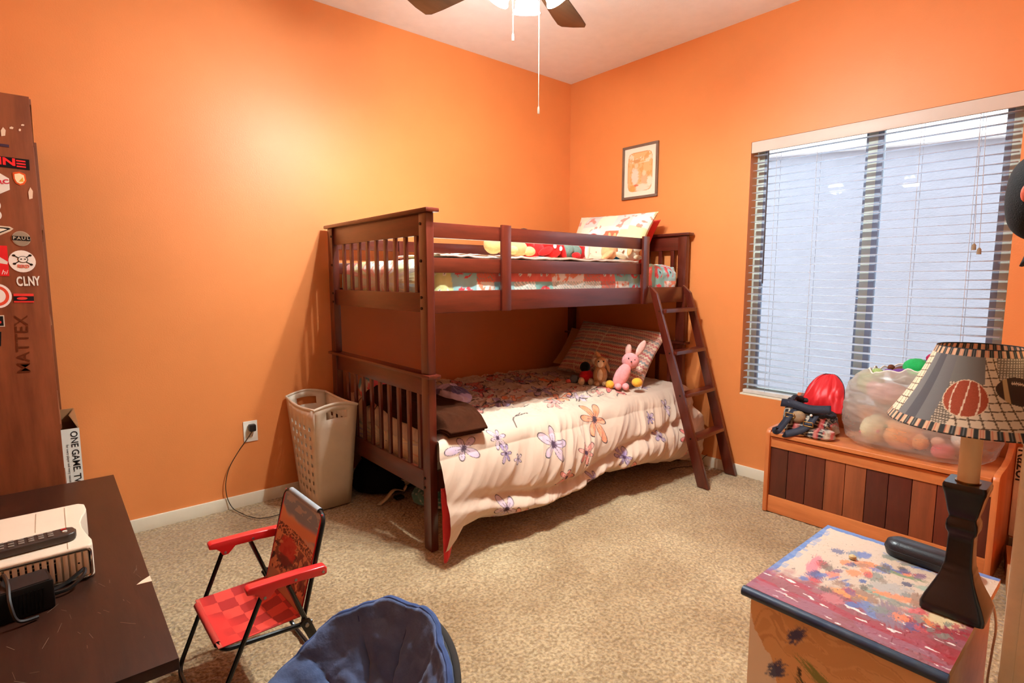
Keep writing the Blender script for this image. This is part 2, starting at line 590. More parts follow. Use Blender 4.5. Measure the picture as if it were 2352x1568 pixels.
for y0, y1 in ((WY0 + .07, -2.155), (-2.07, WY1 - .06)):
    wbar('pane', y0, y1, WZ0 + .04, WZ1 - .04, glass_m, 0.099, 0.102)
MB().box(0.0, 0.085, WY0, WY1, WZ0 - .001, WZ0 + 0.010).build('window_sill', trim_m, win, bevel=0.003)

# ------------------------------------------------------------------ outside: neighbour's house wall and ground
out_m = mat('pale_stucco', (150, 153, 164), rough=0.9, var=0.05, scale=5, stretch=(1, 1, 2.5), bump=0.5, bscale=35, spec=0.1, dist=0.01)
ow = MB().prism([(-7, -.4), (7, -.4), (7, 3.16), (-7, 2.07)], 3.2, 3.4, 'yz')
tag(ow.build('wall_outside', out_m, smooth=0), kind='structure')
tag(MB().hexa([(3.1, -7, 2.07), (3.4, -7, 2.07), (3.4, 7, 3.16), (3.1, 7, 3.16), (3.1, -7, 2.10), (3.4, -7, 2.10), (3.4, 7, 3.19), (3.1, 7, 3.19)]).build('trim_outside_eave', mat('eave_paint', (228, 228, 232), rough=0.8), smooth=0), kind='structure')
tag(MB().box(0.12, 3.2, -7, 7, -0.5, -0.4).build('ground_outside', mat('gravel', (196, 186, 170), rough=0.95, bump=0.6, bscale=60, dist=0.02), smooth=0), kind='structure')

# ------------------------------------------------------------------ window blind
blind = thing('window_blind', 'white horizontal slat blind hanging open in the window', 'blind', (0.04, (WY0 + WY1) / 2, WZ0 + .01))
def slat_mat():
    m, nt, N, L, b = _new('blind_slat')
    b.inputs['Base Color'].default_value = (*lin((248, 250, 252)), 1); b.inputs['Roughness'].default_value = 0.35
    tl = N.new('ShaderNodeBsdfTranslucent'); tl.inputs[0].default_value = (0.80, 0.86, 0.95, 1)
    mx = N.new('ShaderNodeMixShader'); mx.inputs[0].default_value = 0.65
    o = [n for n in N if n.type == 'OUTPUT_MATERIAL'][0]
    L.new(b.outputs[0], mx.inputs[1]); L.new(tl.outputs[0], mx.inputs[2]); L.new(mx.outputs[0], o.inputs[0])
    return m
sl_m = slat_mat()
val_m = mat('blind_valance', (206, 192, 178), rough=0.45, var=0.02)
MB().box(-0.004, 0.012, WY0 + .004, WY1 - .004, WZ1 - .066, WZ1 - .002).build('valance', val_m, blind, bevel=0.003)
MB().box(0.014, 0.062, WY0 + .012, WY1 - .012, WZ1 - .05, WZ1 - .004).build('headrail', val_m, blind, bevel=0.002)
NS = 33
for k in range(NS):
    z = WZ1 - 0.078 - k * 0.0432
    # slightly crowned 50 mm slat
    xs_ = np.linspace(0.012, 0.062, 5); cr = 0.0016 * (1 - ((xs_ - .037) / .025) ** 2)
    P = np.array([[(x, y, z + c + 0.0016 * (x - .037) / .025) for y in (WY0 + .012, WY1 - .012)] for x, c in zip(xs_, cr)])
    MB().grid(P).build('slat', sl_m, blind, solid=0.0018)
zb = WZ1 - 0.078 - NS * 0.0432
MB().box(0.012, 0.062, WY0 + .012, WY1 - .012, WZ0 + .012, WZ0 + .034).build('bottom_rail', mat('bottom_rail_vinyl', (214, 206, 196), rough=0.4), blind, bevel=0.004)
cord_m = mat('blind_cord', (196, 200, 206), rough=0.7)
for y in (-1.64, -1.86, -2.33, -2.55):
    for x in (0.010, 0.064):
        MB().tube([(x, y, WZ1 - .05), (x, y, WZ0 + .03)], 0.0011, 5).build('ladder_cord', cord_m, blind)
MB().tube([(0.002, -1.595, WZ1 - .06), (-0.004, -1.60, 1.20)], 0.004, 6).build('tilt_wand', mat('wand_plastic', (64, 54, 54), rough=0.4), blind)
for dy, z1 in ((0, 1.39), (-0.02, 1.37)):
    lc = MB().tube([(0.004, -2.55 + dy, WZ1 - .06), (0.002, -2.57 + dy, z1)], 0.0013, 5).build('lift_cord', cord_m, blind)
    MB().lathe([(0.003, 0.03), (0.008, 0.022), (0.009, 0.0)], (0.002, -2.57 + dy, z1 - .03), 8).build('tassel', mat('tassel_wood', (150, 128, 100)), lc)

# ------------------------------------------------------------------ wall picture
pic = thing('wall_picture', 'small grey framed sepia print hanging on the orange wall', 'picture', (-0.01, -0.69, 1.795))
PY0, PY1, PZ0, PZ1 = -0.842, -0.538, 1.795, 2.165
fm = mat('pewter_frame', (128, 112, 98), rough=0.4, metal=0.5, bump=0.2, bscale=80)
w_ = 0.017
for (a, b_, c, d) in ((PY0, PY1, PZ0, PZ0 + w_), (PY0, PY1, PZ1 - w_, PZ1), (PY0, PY0 + w_, PZ0 + w_, PZ1 - w_), (PY1 - w_, PY1, PZ0 + w_, PZ1 - w_)):
    MB().box(-0.018, -0.002, a, b_, c, d).build('frame_bar', fm, pic, bevel=0.003)
yy = np.linspace(PY1 - w_, PY0 + w_, 90); zz = np.linspace(PZ0 + w_, PZ1 - w_, 110)
A, Bz = np.meshgrid(yy, zz, indexing='ij')
u = (PY1 - A) / (PY1 - PY0); v = (Bz - PZ0) / (PZ1 - PZ0)
pr = Print(u, v, (244, 222, 198))
inn = np.maximum(np.abs(u - .5) / .34, np.abs(v - .5) / .36)
q = (np.abs((u - .5) / .34) ** 6 + np.abs((v - .5) / .36) ** 6)
pr.put(q < 1, (222, 172, 116)); pr.put((q < 1.1) & (q > .86), (206, 150, 96))
pr.put((q < .9) & (v > .66) & (fbm(u * 5, v * 9, 3, 4) > .0), (236, 204, 172))
pr.put((q < .86) & (fbm(u * 7, v * 7, 4, 2) > .12), (208, 150, 84), .8)
for (cx, cy, rx, ry, cl) in ((.36, .42, .10, .16, (240, 206, 186)), (.40, .62, .05, .05, (232, 190, 150)), (.62, .36, .09, .12, (226, 170, 130)), (.62, .46, .05, .05, (236, 200, 160)),
                            (.40, .70, .10, .035, (196, 136, 74)), (.55, .2, .22, .07, (240, 212, 186)), (.3, .2, .1, .06, (204, 150, 76)), (.78, .3, .08, .09, (242, 216, 190)), (.40, .25, .07, .02, (206, 96, 60))):
    pr.blob(cx, cy, rx, ry, 0, cl, .25, .9, rag=.4)
MB().grid(np.stack([np.full_like(A, -0.008), A, Bz], -1), pr.C).build('print', paintmat('sepia_print', rough=.35, bump=0, sheen=0, spec=.5), pic, solid=0.002)

# ------------------------------------------------------------------ wall outlet, plug and cord
outl = thing('wall_outlet', 'white double outlet plate low on the orange wall', 'outlet', (-2.476, -0.004, 0.346))
MB().box(-2.513, -2.441, -0.006, 0, 0.347, 0.461).build('cover_plate', mat('outlet_plastic', (240, 232, 216), rough=0.35), outl, bevel=0.003)
for z in (.432, .378):
    s_ = MB().prism([(-2.477 + .017 * math.cos(a), z + .0145 * math.sin(a)) for a in np.linspace(0, 2 * math.pi, 20, endpoint=False)], -0.0075, -0.006)
    so = s_.build('socket', mat('outlet_plastic', (240, 232, 216)), outl)
    MB().box(-2.4845, -2.4825, -.0078, -.0070, z - .004, z + .006).box(-2.4715, -2.4695, -.0078, -.0070, z - .004, z + .006).build('slot', mat('slot_dark', (40, 34, 30)), so)
cd = thing('charging_lead', 'thin dark cord plugged into the wall outlet and trailing on the carpet', 'cord', (-2.5, -0.15, 0.0))
blk = mat('black_plastic', (28, 26, 26), rough=0.4, var=0.1)
MB().box(-2.490, -2.456, -.042, -.008, .408, .446).build('plug', blk, cd, bevel=0.007)
MB().tube(smooth_path([(-2.474, -.03, .41), (-2.50, -.022, .37), (-2.545, -.018, .31), (-2.595, -.02, .23), (-2.617, -.02, .15), (-2.615, -.022, .07), (-2.595, -.04, .012), (-2.575, -.12, .006), (-2.555, -.19, .006), (-2.515, -.255, .006), (-2.44, -.27, .006), (-2.36, -.25, .006), (-2.31, -.22, .006)]), 0.0024, 6).build('wire', mat('brown_wire', (56, 42, 30), rough=0.5), cd)

# ------------------------------------------------------------------ ceiling fan with lit lamps
FX, FY = -1.80, -1.50
fan = thing('ceiling_fan', 'dark bladed ceiling fan with lit white glass shades', 'ceiling fan', (FX, FY, CEIL))
dk = mat('fan_dark_metal', (58, 44, 36), rough=0.35, metal=0.6)
MB().lathe([(0.065, 0), (0.065, -.02), (0.03, -.06), (0.016, -.065)], (FX, FY, CEIL), 24).build('canopy', dk, fan)
MB().lathe([(0.013, -.06), (0.013, -.21)], (FX, FY, CEIL), 12).build('downrod', dk, fan)
MB().lathe([(0.03, -.20), (0.10, -.22), (0.115, -.26), (0.115, -.30), (0.09, -.325), (0.05, -.34)], (FX, FY, CEIL), 32).build('motor_housing', dk, fan)
MB().lathe([(0.05, -.34), (0.055, -.36), (0.05, -.375), (0.02, -.385)], (FX, FY, CEIL), 24).build('light_fitter', dk, fan)
bw = wood('fan_blade_wood', (66, 46, 30), (44, 30, 20), rough=0.35, axis='x')
zb_ = CEIL - .325
for k in range(5):
    a = R((27, 103, 173, 244, 316)[k])
    out_ = [(0.20, -.045), (0.30, -.060), (0.50, -.070), (0.575, -.070), (0.60, -.058), (0.605, 0), (0.60, .058), (0.575, .070), (0.50, .070), (0.30, .060), (0.20, .045)]
    mb = MB(); mb.prism(out_, -0.003, 0.003, 'xy')
    M = Matrix.Translation((FX, FY, zb_)) @ Matrix.Rotation(a, 4, 'Z') @ Matrix.Rotation(R(11), 4, 'X')
    mb.xform(0, M)
    blade = mb.build('blade', bw, fan, bevel=0.001)
    br = MB().box(0.09, 0.26, -.016, .016, 0.003, 0.008); br.xform(0, M)
    br.build('blade_bracket', dk, blade)
sh_m = emit('lit_glass_shade', (236, 250, 252), 130.0)
bulb_m = emit('lit_bulb', (255, 246, 232), 100.0)
for k in range(4):
    a = R(230 + 90 * k)
    M = Matrix.Translation((FX + .055 * math.cos(a), FY + .055 * math.sin(a), CEIL - .355)) @ Matrix.Rotation(a, 4, 'Z') @ Matrix.Rotation(R(-32), 4, 'Y')
    mb = MB().lathe([(0.018, -.015), (0.022, -.03), (0.034, -.055), (0.042, -.085), (0.046, -.11), (0.054, -.125)], (0, 0, 0), 20, cap=False)
    mb.xform(0, M); sh = mb.build('glass_shade', sh_m, fan, solid=0.003)
    mb = MB().ell((0, 0, -.055), (.02, .02, .026), nu=12, nv=8); mb.xform(0, M); mb.build('bulb', bulb_m, sh)
    mb = MB().lathe([(0.012, .01), (0.02, 0), (0.02, -.022)], (0, 0, 0), 16); mb.xform(0, M); mb.build('lamp_holder', dk, sh)
    ld = bpy.data.lights.new('fan_lamp', 'POINT'); ld.energy = FAN_WATTS; ld.color = (0.85, 0.96, 0.98); ld.shadow_soft_size = 0.012
    lo = bpy.data.objects.new('fan_lamp', ld); COL.objects.link(lo); lo.parent = fan
    p = M @ Vector((0, 0, -.098)); lo.location = p - Vector((FX, FY, CEIL))
ch_m = mat('pull_chain', (196, 186, 168), rough=0.35, metal=0.7)
for (x, y, zt, zb2) in ((-1.845, -1.468, CEIL - .37, 2.145), (-1.765, -1.527, CEIL - .37, 1.88)):
    MB().tube([(x, y, zt), (x, y, zb2)], 0.0016, 6).lathe([(0.003, .02), (0.0045, .01), (0.004, -.006)], (x, y, zb2 - .01), 8).build('pull_chain', ch_m, fan)

# ================================================================== BUNK BED
bed_z = wood('cherry_wood_upright', (94, 31, 17), (70, 20, 10), rough=0.3, axis='z', coat=0.6)
bed_x = wood('cherry_wood_long', (94, 31, 17), (70, 20, 10), rough=0.3, axis='x', coat=0.6)
bed_y = wood('cherry_wood_cross', (94, 31, 17), (70, 20, 10), rough=0.3, axis='y', coat=0.6)
bolt_m = mat('dark_bolt', (34, 24, 20), rough=0.4, metal=0.6)
bed = thing('bunk_bed', 'dark cherry wood twin bunk bed with slatted ends', 'bunk bed', (-1.05, -0.59, 0.0))
BF, BH = -2.03, -0.032     # outer foot face, outer head face
YB, YF = -0.06, -1.12      # back and front of the frame
for (xa, xb, sgn) in ((BF, BF + .038, 1), (BH - .038, BH, -1)):
    for (ya, yb) in ((YF, YF + .062), (YB - .062, YB)):
        bx('lower_post', bed_z, bed, xa, xb, ya, yb, 0.0, 0.795, .004)
        bx('upper_post', bed_z, bed, xa, xb, ya, yb, 0.812, 1.508, .004)
    xm = (xa + xb) / 2
    bx('ledge', bed_y, bed, xm - .032, xm + .032, YF - .022, YB + .022, 0.795, 0.812, .006)
    bx('cap_rail', bed_y, bed, xm - .034, xm + .034, YF - .024, YB + .022, 1.508, 1.527, .007)
    x0, x1 = xm - .010, xm + .010
    bx('end_rail', bed_y, bed, x0, x1, YF + .062, YB - .062, 0.712, 0.795, .003)
    bx('end_rail', bed_y, bed, x0, x1, YF + .062, YB - .062, 0.265, 0.362, .003)
    bx('end_rail', bed_y, bed, x0, x1, YF + .062, YB - .062, 1.415, 1.508, .003)
    bx('end_rail', bed_y, bed, x0, x1, YF + .062, YB - .062, 1.082, 1.168, .003)
    ys = np.linspace(-0.236, -1.008, 9)
    for y in ys:
        bx('end_slat', bed_z, bed, xm - .0065, xm + .0065, y - .013, y + .013, 0.362, 0.712, .002)
        bx('end_slat', bed_z, bed, xm - .0065, xm + .0065, y - .013, y + .013, 1.168, 1.415, .002)
# long rails
rails = [(1.404, 1.470), (1.255, 1.320)]
for z0, z1 in rails:
    bx('guard_rail', bed_x, bed, BF + .038, -0.477, YF + .012, YF + .030, z0, z1, .003)
bx('side_rail', bed_x, bed, BF + .038, BH - .038, YF + .008, YF + .030, 1.078, 1.176, .004)
bx('side_rail', bed_x, bed, BF + .038, BH - .038, YF + .012, YF + .034, 0.270, 0.366, .004)
bx('side_rail', bed_x, bed, BF + .038, BH - .038, YB - .034, YB - .012, 1.078, 1.176, .004)
bx('side_rail', bed_x, bed, BF + .038, BH - .038, YB - .034, YB - .012, 0.270, 0.366, .004)
bx('guard_rail', bed_x, bed, BF + .038, BH - .038, YB - .030, YB - .012, 1.395, 1.458, .003)
bx('guard_rail', bed_x, bed, BF + .038, BH - .038, YB - .030, YB - .012, 1.255, 1.318, .003)
for xa, xb in ((-1.622, -1.566), (-0.532, -0.474)):
    bx('guard_upright', bed_z, bed, xa, xb, YF - .008, YF + .0085, 1.076, 1.480, .003)
bx('guard_upright', bed_z, bed, -1.60, -1.55, YB - .045, YB - .0305, 1.076, 1.458, .003)
bx('bed_deck', bed_x, bed, BF + .05, BH - .05, YF + .036, YB - .04, 1.088, 1.104, .002)
bx('bed_deck', bed_x, bed, BF + .05, BH - .05, YF + .036, YB - .04, 0.276, 0.292, .002)
# bolts on the foot posts
for (y, zs) in ((YF + .048, (1.463, 1.305, 1.148, 1.100, .335, .292)), (YB - .05, (1.463, 1.305, 1.148, 1.100))):
    for z in zs:
        MB().prism([(y + .0065 * math.cos(a), z + .0065 * math.sin(a)) for a in np.linspace(0, 6.283, 12, endpoint=False)], BF - .003, BF + .001, 'yz').build('bolt', bolt_m, bed)

# ------------------------------------------------------------------ ladder
lad = thing('bunk_ladder', 'dark cherry wood ladder leaning on the side of the bunk bed', 'ladder', (-0.24, -1.33, 0.0))
tops = ((-0.462, -1.160, 1.19), (-0.098, -1.160, 1.19)); feet = ((-0.388, -1.495, 0.0), (-0.046, -1.480, 0.0))
for (t, f_) in zip(tops, feet):
    d = 0.036; th = 0.012
    p = [(f_[0] - th, f_[1] - d, 0), (f_[0] + th, f_[1] - d, 0), (f_[0] + th, f_[1] + d, 0), (f_[0] - th, f_[1] + d, 0),
         (t[0] - th, t[1] - d + .012, t[2] - .05), (t[0] + th, t[1] - d + .012, t[2] - .05), (t[0] + th, t[1] + d - .003, t[2]), (t[0] - th, t[1] + d - .003, t[2])]
    MB().hexa(p).build('stringer', bed_z, lad, bevel=.003)
for z in (1.035, .785, .535, .285):
    k = z / 1.19
    a = [f + (t - f) * k for t, f in zip(tops[0], feet[0])]; b_ = [f + (t - f) * k for t, f in zip(tops[1], feet[1])]
    dd = .034
    MB().hexa([(a[0] + .012, a[1] - dd, z - .011), (b_[0] - .012, b_[1] - dd, z - .011), (b_[0] - .012, b_[1] + dd, z - .011), (a[0] + .012, a[1] + dd, z - .011),
               (a[0] + .012, a[1] - dd, z + .011), (b_[0] - .012, b_[1] - dd, z + .011), (b_[0] - .012, b_[1] + dd, z + .011), (a[0] + .012, a[1] + dd, z + .011)]).build('rung', bed_x, lad, bevel=.003)
    MB().prism([(a[1] + .0055 * math.cos(q), z + .0055 * math.sin(q)) for q in np.linspace(0, 6.283, 12, endpoint=False)], a[0] - .0145, a[0] - .0115, 'yz').build('bolt', bolt_m, lad)

# ------------------------------------------------------------------ lower bunk: mattress and floral comforter
cloth_m = paintmat('printed_cotton', rough=.85, bump=.12, bscale=700, sheen=.25)
xs = np.linspace(-1.985, -0.085, 60); th_ = np.linspace(0, 2 * math.pi, 240, endpoint=False)
def soft_box(x0, x1, y0, y1, z0, z1, nu=70, nv=120, rad=.03, lump=.004, seed=1, paint=None, base=(255, 255, 255)):
    """closed padded slab: cross-section loops along x, with colour print on (x, arc) coordinates"""
    yc, zc = (y0 + y1) / 2, (z0 + z1) / 2; hy, hz = (y1 - y0) / 2, (z1 - z0) / 2
    per = 2 * (2 * hy + 2 * hz); s = np.linspace(0, per, nv, endpoint=False)
    py = np.empty(nv); pz = np.empty(nv)
    for i, q in enumerate(s):
        if q < 2 * hy: py[i], pz[i] = -hy + q, hz
        elif q < 2 * hy + 2 * hz: py[i], pz[i] = hy, hz - (q - 2 * hy)
        elif q < 4 * hy + 2 * hz: py[i], pz[i] = hy - (q - 2 * hy - 2 * hz), -hz
        else: py[i], pz[i] = -hy, -hz + (q - 4 * hy - 2 * hz)
    # round the corners
    def sq(a, h):
        e = np.clip((np.abs(a) - (h - rad)) / rad, 0, 1); return np.sign(a), e
    _, ey = sq(py, hy); _, ez = sq(pz, hz)
    both = np.minimum(ey, ez)
    py = py - np.sign(py) * both * rad * .29; pz = pz - np.sign(pz) * both * rad * .29
    u = np.linspace(0, 1, nu); xx = x0 + (x1 - x0) * u
    end = np.minimum(xx - x0, x1 - xx); k = 1 - (1 - np.clip(end / rad, 0, 1)) ** 2
    P = np.zeros((nu + 2, nv, 3))
    for i in range(nu):
        sc_y = (hy - rad * .5 * (1 - k[i])) / hy; sc_z = (hz - rad * .9 * (1 - k[i])) / hz
        P[i + 1, :, 0] = xx[i]; P[i + 1, :, 1] = yc + py * sc_y; P[i + 1, :, 2] = zc + pz * sc_z
    P[0] = P[1]; P[-1] = P[-2]
    P[0, :, 1] = yc + (P[1, :, 1] - yc) * .02; P[0, :, 2] = zc + (P[1, :, 2] - zc) * .02
    P[-1, :, 1] = yc + (P[-2, :, 1] - yc) * .02; P[-1, :, 2] = zc + (P[-2, :, 2] - zc) * .02
    U = np.concatenate([[0], xx - x0, [x1 - x0]])
    Sx, Sy = np.meshgrid(U, s, indexing='ij')
    n = lump * fbm(Sx * 9, Sy * 9, 3, seed)
    nrm = np.stack([np.zeros_like(n), (P[..., 1] - yc) / hy, (P[..., 2] - zc) / hz], -1)
    P = P + nrm * n[..., None]
    C = paint(P, Sx, Sy) if paint else np.ones(P.shape) * lin(base)
    return MB().grid(P, C, closev=True)

def pal_rand(X, Y, pal, cell, seed):
    i = np.floor(X / cell).astype(int); j = np.floor(Y / cell).astype(int)
    h = _perm[(_perm[(i + seed * 7) & 255] + j) & 255]
    return lin(np.array(pal))[h % len(pal)], h

def small_floral(P, Sx, Sy):
    pr = Print(P[..., 0] + P[..., 2] * 0.0, P[..., 1] + P[..., 2], (238, 214, 178))
    c, h = pal_rand(pr.X + pr.Y * .0, pr.Y, [(222, 120, 100), (170, 150, 190), (120, 150, 140), (226, 160, 120)], .05, 3)
    fx = np.mod(pr.X, .05) - .025; fy = np.mod(pr.Y, .05) - .025
    m_ = (np.hypot(fx, fy) < .012 + .008 * np.sin(5 * np.arctan2(fy, fx))) & (h % 3 > 0)
    pr.C = np.where(m_[..., None], c, pr.C)
    return pr.C
mt = soft_box(-1.97, -.09, -1.075, -.105, .292, .482, 200, 360, .03, .004, 2, small_floral).build('lower_mattress', cloth_m)
tag(mt, 'cream floral sheeted mattress on the lower bunk behind the foot slats', 'mattress')
mt2 = None

HX = np.array([-2.01, -1.985, -1.955, -1.925, -1.85, -1.76, -1.57, -1.30, -1.03, -.72, -.37, -.09])
HZ = np.array([.008, .012, .05, .105, .118, .108, .088, .103, .143, .138, .085, .03])
nu, nv = 640, 520
sx = np.linspace(-2.0, -0.085, nu); q = np.linspace(0, 1, nv)
Sx, Q = np.meshgrid(sx, q, indexing='ij')
hem = np.interp(Sx, HX, HZ)
TOPL = 1.055; RAD = .075; ARC = RAD * math.pi / 2
drop = np.maximum(.525 - RAD - hem, .05)
T = Q * (TOPL + ARC + drop)
y = np.where(T < TOPL, -.075 - T, 0.0); z = np.full_like(T, .530); ntop = T < TOPL
a = np.clip((T - TOPL) / RAD, 0, math.pi / 2); arc = (T >= TOPL) & (T < TOPL + ARC)
y = np.where(arc, -.075 - TOPL - RAD * np.sin(a), y); z = np.where(arc, .530 - RAD * (1 - np.cos(a)), z)
side = T >= TOPL + ARC; dz = T - TOPL - ARC
y = np.where(side, -.075 - TOPL - RAD, y); z = np.where(side, .530 - RAD - dz, z)
# wrinkles: crumpled on top, long slanting folds over the side
wt = 1 - sstep(TOPL - .12, TOPL + .05, T)
cr = ridged(Sx * 9 + T * 2, T * 11 - Sx * 3, 3, 4) * .017 + fbm(Sx * 5, T * 5, 3, 9) * .020
crump = sstep(-.35, -.75, Sx) * .7 + .3
hz = wt * cr * crump
fold_dir = Sx * 1.0 + (T - TOPL) * .75
folds = ridged(fold_dir * 5.0 + .4 * fbm(Sx * 2, T * 2, 2, 31), (T - TOPL) * 1.1 + 3, 3, 6)
ws = sstep(TOPL - .02, TOPL + .2, T)
big = fbm(Sx * 2.2, T * 2.0, 2, 12)
sd = ws * (.024 * folds * (0.4 + sstep(-1.9, -1.2, Sx)) + .035 * big)
frac = np.clip(dz / np.maximum(drop, .01), 0, 1)
puff = np.where(side, .045 * np.sin(math.pi * np.clip(frac, 0, 1)) ** .8, 0)
# the cover sags to a puffy roll below a soft crease that climbs towards the head end
crease = np.interp(Sx, [-2, -1.75, -1.5, -1.25, -1.0, -.75, -.5, -.3, -.09], [.30, .24, .20, .20, .26, .31, .33, .36, .40])
cz = np.exp(-((z - crease) / .022) ** 2) * np.where(side, 1, 0) * sstep(-1.95, -1.6, Sx)
below = np.where(side, sstep(0, .06, crease - z), 0)
rollp = below * .035 * np.sin(math.pi * np.clip((crease - z) / np.maximum(crease - hem, .02), 0, 1))
curl = np.where(side, sstep(.86, 1.0, frac) * .03, 0)
y = y - puff - sd - rollp + cz * .028 + curl
z = z + hz
# flap at the foot corner hangs straight and a little outwards
fl_ = sstep(-1.86, -1.97, Sx) * ws
y = y - fl_ * .012
z = z - sstep(-1.93, -2.0, Sx) * wt * .10
xq = Sx + ws * .010 * fbm(Sx * 4, T * 5, 2, 20) - fl_ * frac * .004
xq = xq - .042 * sstep(TOPL - .02, TOPL + ARC, T) * sstep(-1.82, -2.0, Sx)
xq = np.where(wt > .5, np.maximum(xq, -1.978), np.maximum(xq, -2.05))
xq = np.minimum(xq, -.080)
xq = np.where((T < TOPL - .01), np.maximum(xq, -1.978), xq)
# print
pr = Print(Sx, T, (206, 178, 155))
INK = (48, 24, 34)
LIL, PNK, ORG, RED, DKL = (196, 170, 196), (232, 128, 120), (240, 122, 62), (214, 52, 62), (140, 116, 168)
sp = [(-1.4, .41, 82, LIL), (-1.05, .47, 98, ORG), (-1.19, .33, 58, PNK), (-1.35, .24, 50, PNK), (-1.13, .17, 42, DKL), (-.88, .24, 50, DKL), (-.79, .16, 60, PNK),
      (-.32, .27, 56, RED), (-.26, .15, 46, PNK), (-.42, .45, 40, LIL), (-.60, .41, 34, DKL), (-.56, .30, 34, DKL), (-1.72, .17, 60, LIL), (-1.64, .10, 58, PNK),
      (-1.74, .10, 22, RED), (-1.89, .48, 64, LIL), (-1.71, .49, 48, LIL), (-1.69, .42, 38, DKL), (-1.62, .38, 26, LIL)]
for i, (fx, fz, r_, c_) in enumerate(sp):
    pr.flower(fx, TOPL + ARC + (.530 - RAD - fz), r_ / 1000., c_, n=6 if i % 3 else 5, rot=i * 1.3, sx=1.0, wob=i, center=(60, 26, 50), ink=(38, 20, 26))
tp = [(-1.27, .20, .15, RED), (-.89, .33, .12, DKL), (-.71, .47, .10, ORG), (-.66, .92, .08, RED), (-1.06, .87, .09, ORG), (-1.27, .39, .09, LIL), (-1.02, .67, .09, DKL), (-1.26, .71, .08, ORG),
      (-1.63, .79, .08, PNK), (-1.42, .78, .09, DKL), (-1.50, .40, .10, ORG), (-1.70, .55, .09, LIL), (-1.85, .30, .11, PNK), (-1.85, .75, .09, RED), (-.95, .12, .10, RED), (-.55, .25, .09, LIL),
      (-.85, .60, .07, PNK), (-1.15, .55, .06, PNK), (-1.38, .58, .07, RED), (-.45, .60, .08, ORG), (-.40, .95, .06, DKL), (-1.55, .15, .09, DKL), (-1.75, .15, .08, ORG), (-.95, .93, .06, LIL), (-1.2, .97, .06, PNK), (-.72, .12, .07, RED)]
rt_ = random.Random(9)
for i in range(30):
    tp.append((rt_.uniform(-1.9, -.45), rt_.uniform(.05, TOPL - .04), rt_.uniform(.03, .06), rt_.choice([LIL, DKL, PNK, ORG, RED, (150, 130, 120), (186, 160, 150)])))
for i, (fx, ft, r_, c_) in enumerate(tp):
    pr.flower(fx, ft, r_, c_, n=5 + i % 3, rot=i * 2.1, wob=i * 1.7, center=(58, 36, 44))
rr_ = random.Random(5)
for i in range(80):   # drawn stems and leaves
    x0_, t0_ = rr_.uniform(-1.9, -.4), rr_.uniform(.05, TOPL - .03); an = rr_.uniform(0, 6.28); ln = rr_.uniform(.06, .16)
    pr.line(x0_, t0_, x0_ + ln * math.cos(an), t0_ + ln * math.sin(an), .007, INK, .9, bow=rr_.uniform(-.03, .03))
com = MB().grid(np.stack([xq, y, z], -1), pr.C)
comf = com.build('floral_comforter', cloth_m, smooth=60)
tag(comf, 'cream comforter with scattered flowers draped over the lower bunk', 'comforter')
# red underside turned out at the hanging corner
zz = np.linspace(.012, .34, 26); uu = np.linspace(0, 1, 8)
Zg, Ug = np.meshgrid(zz, uu, indexing='ij')
kk = np.sin(math.pi * np.clip((Zg - .0) / .36, 0, 1)) ** .7
Xg = -2.050 + Ug * (.060 * kk + .003); Yg = -1.236 - .015 * (1 - Zg / .34) - .016 * kk * np.sin(math.pi * Ug) - .006 * fbm(Zg * 20, Ug * 3, 2, 3)
MB().grid(np.stack([Xg, Yg, Zg], -1)).build('red_lining', mat('red_lining', (206, 42, 44), rough=.8, sheen=.2), comf, solid=.004)

# ------------------------------------------------------------------ pillows
def pillow_mb(w, h, t, n=70, paint=None, base=(255, 255, 255), seed=0, pinch=.06):
    u = np.linspace(-1, 1, n); U, V = np.meshgrid(u, u, indexing='ij')
    pc = 1 - pinch * (1 - np.abs(U) ** 2) * np.abs(V) ** 3; pr_ = 1 - pinch * (1 - np.abs(V) ** 2) * np.abs(U) ** 3
    Xp = U * w / 2 * pr_; Yp = V * h / 2 * pc
    prof = np.clip((1 - np.abs(U) ** 3.2) * (1 - np.abs(V) ** 3.2), 0, 1) ** .55
    wr_ = fbm(U * 3, V * 3, 4, seed) * .10 + ridged(U * 2.5 + V, V * 2.2, 2, seed + 2) * .03
    Zt = t / 2 * prof * (1 + wr_) + .002; Zb = -t / 2 * prof * (1 + wr_ * .5)
    mb = MB(); Cc = paint(Xp, Yp) if paint else np.ones(Xp.shape + (3,)) * lin(base)
    mb.grid(np.stack([Xp, Yp, Zt], -1), Cc); mb.grid(np.stack([Xp, Yp, Zb], -1), Cc, flip=True)
    return mb

def knit_paint(X, Y):
    pr = Print(X, Y, (226, 206, 186))
    ph = Y + .003 * np.sign(np.sin(X * 2 * math.pi / .016))
    row = np.floor(ph / .0135).astype(int)
    pal = lin(np.array([(206, 104, 104), (224, 196, 170), (150, 150, 150), (226, 170, 150), (190, 130, 120), (232, 210, 180)]))
    pr.C = pal[row % 6]
    pr.put(np.abs(np.mod(Y, .0135) - .0067) < .0012, (236, 214, 196), .6)
    for gx in (-.19, -.115, -.04):
        pr.put((np.abs(X - gx) < .004) & (np.mod(Y, .01) < .007), (236, 216, 190))
    return pr.C
mb = pillow_mb(.72, .44, .17, 130, knit_paint, seed=3, pinch=.09)
M = frame_m((-.325, -.715, .722), (0.05, -1, -.06), (.62, -.0, .80))
mb.xform(0, M)
tag(mb.build('striped_pillow', cloth_m, smooth=80), 'knit pillow with thin pink and grey stripes leaning on the lower headboard', 'pillow')
mb = pillow_mb(.60, .33, .055, 40, None, (196, 146, 92), seed=5); mb.xform(0, frame_m((-.192, -.44, .694), (0.05, -1, -.06), (.62, 0, .80)))
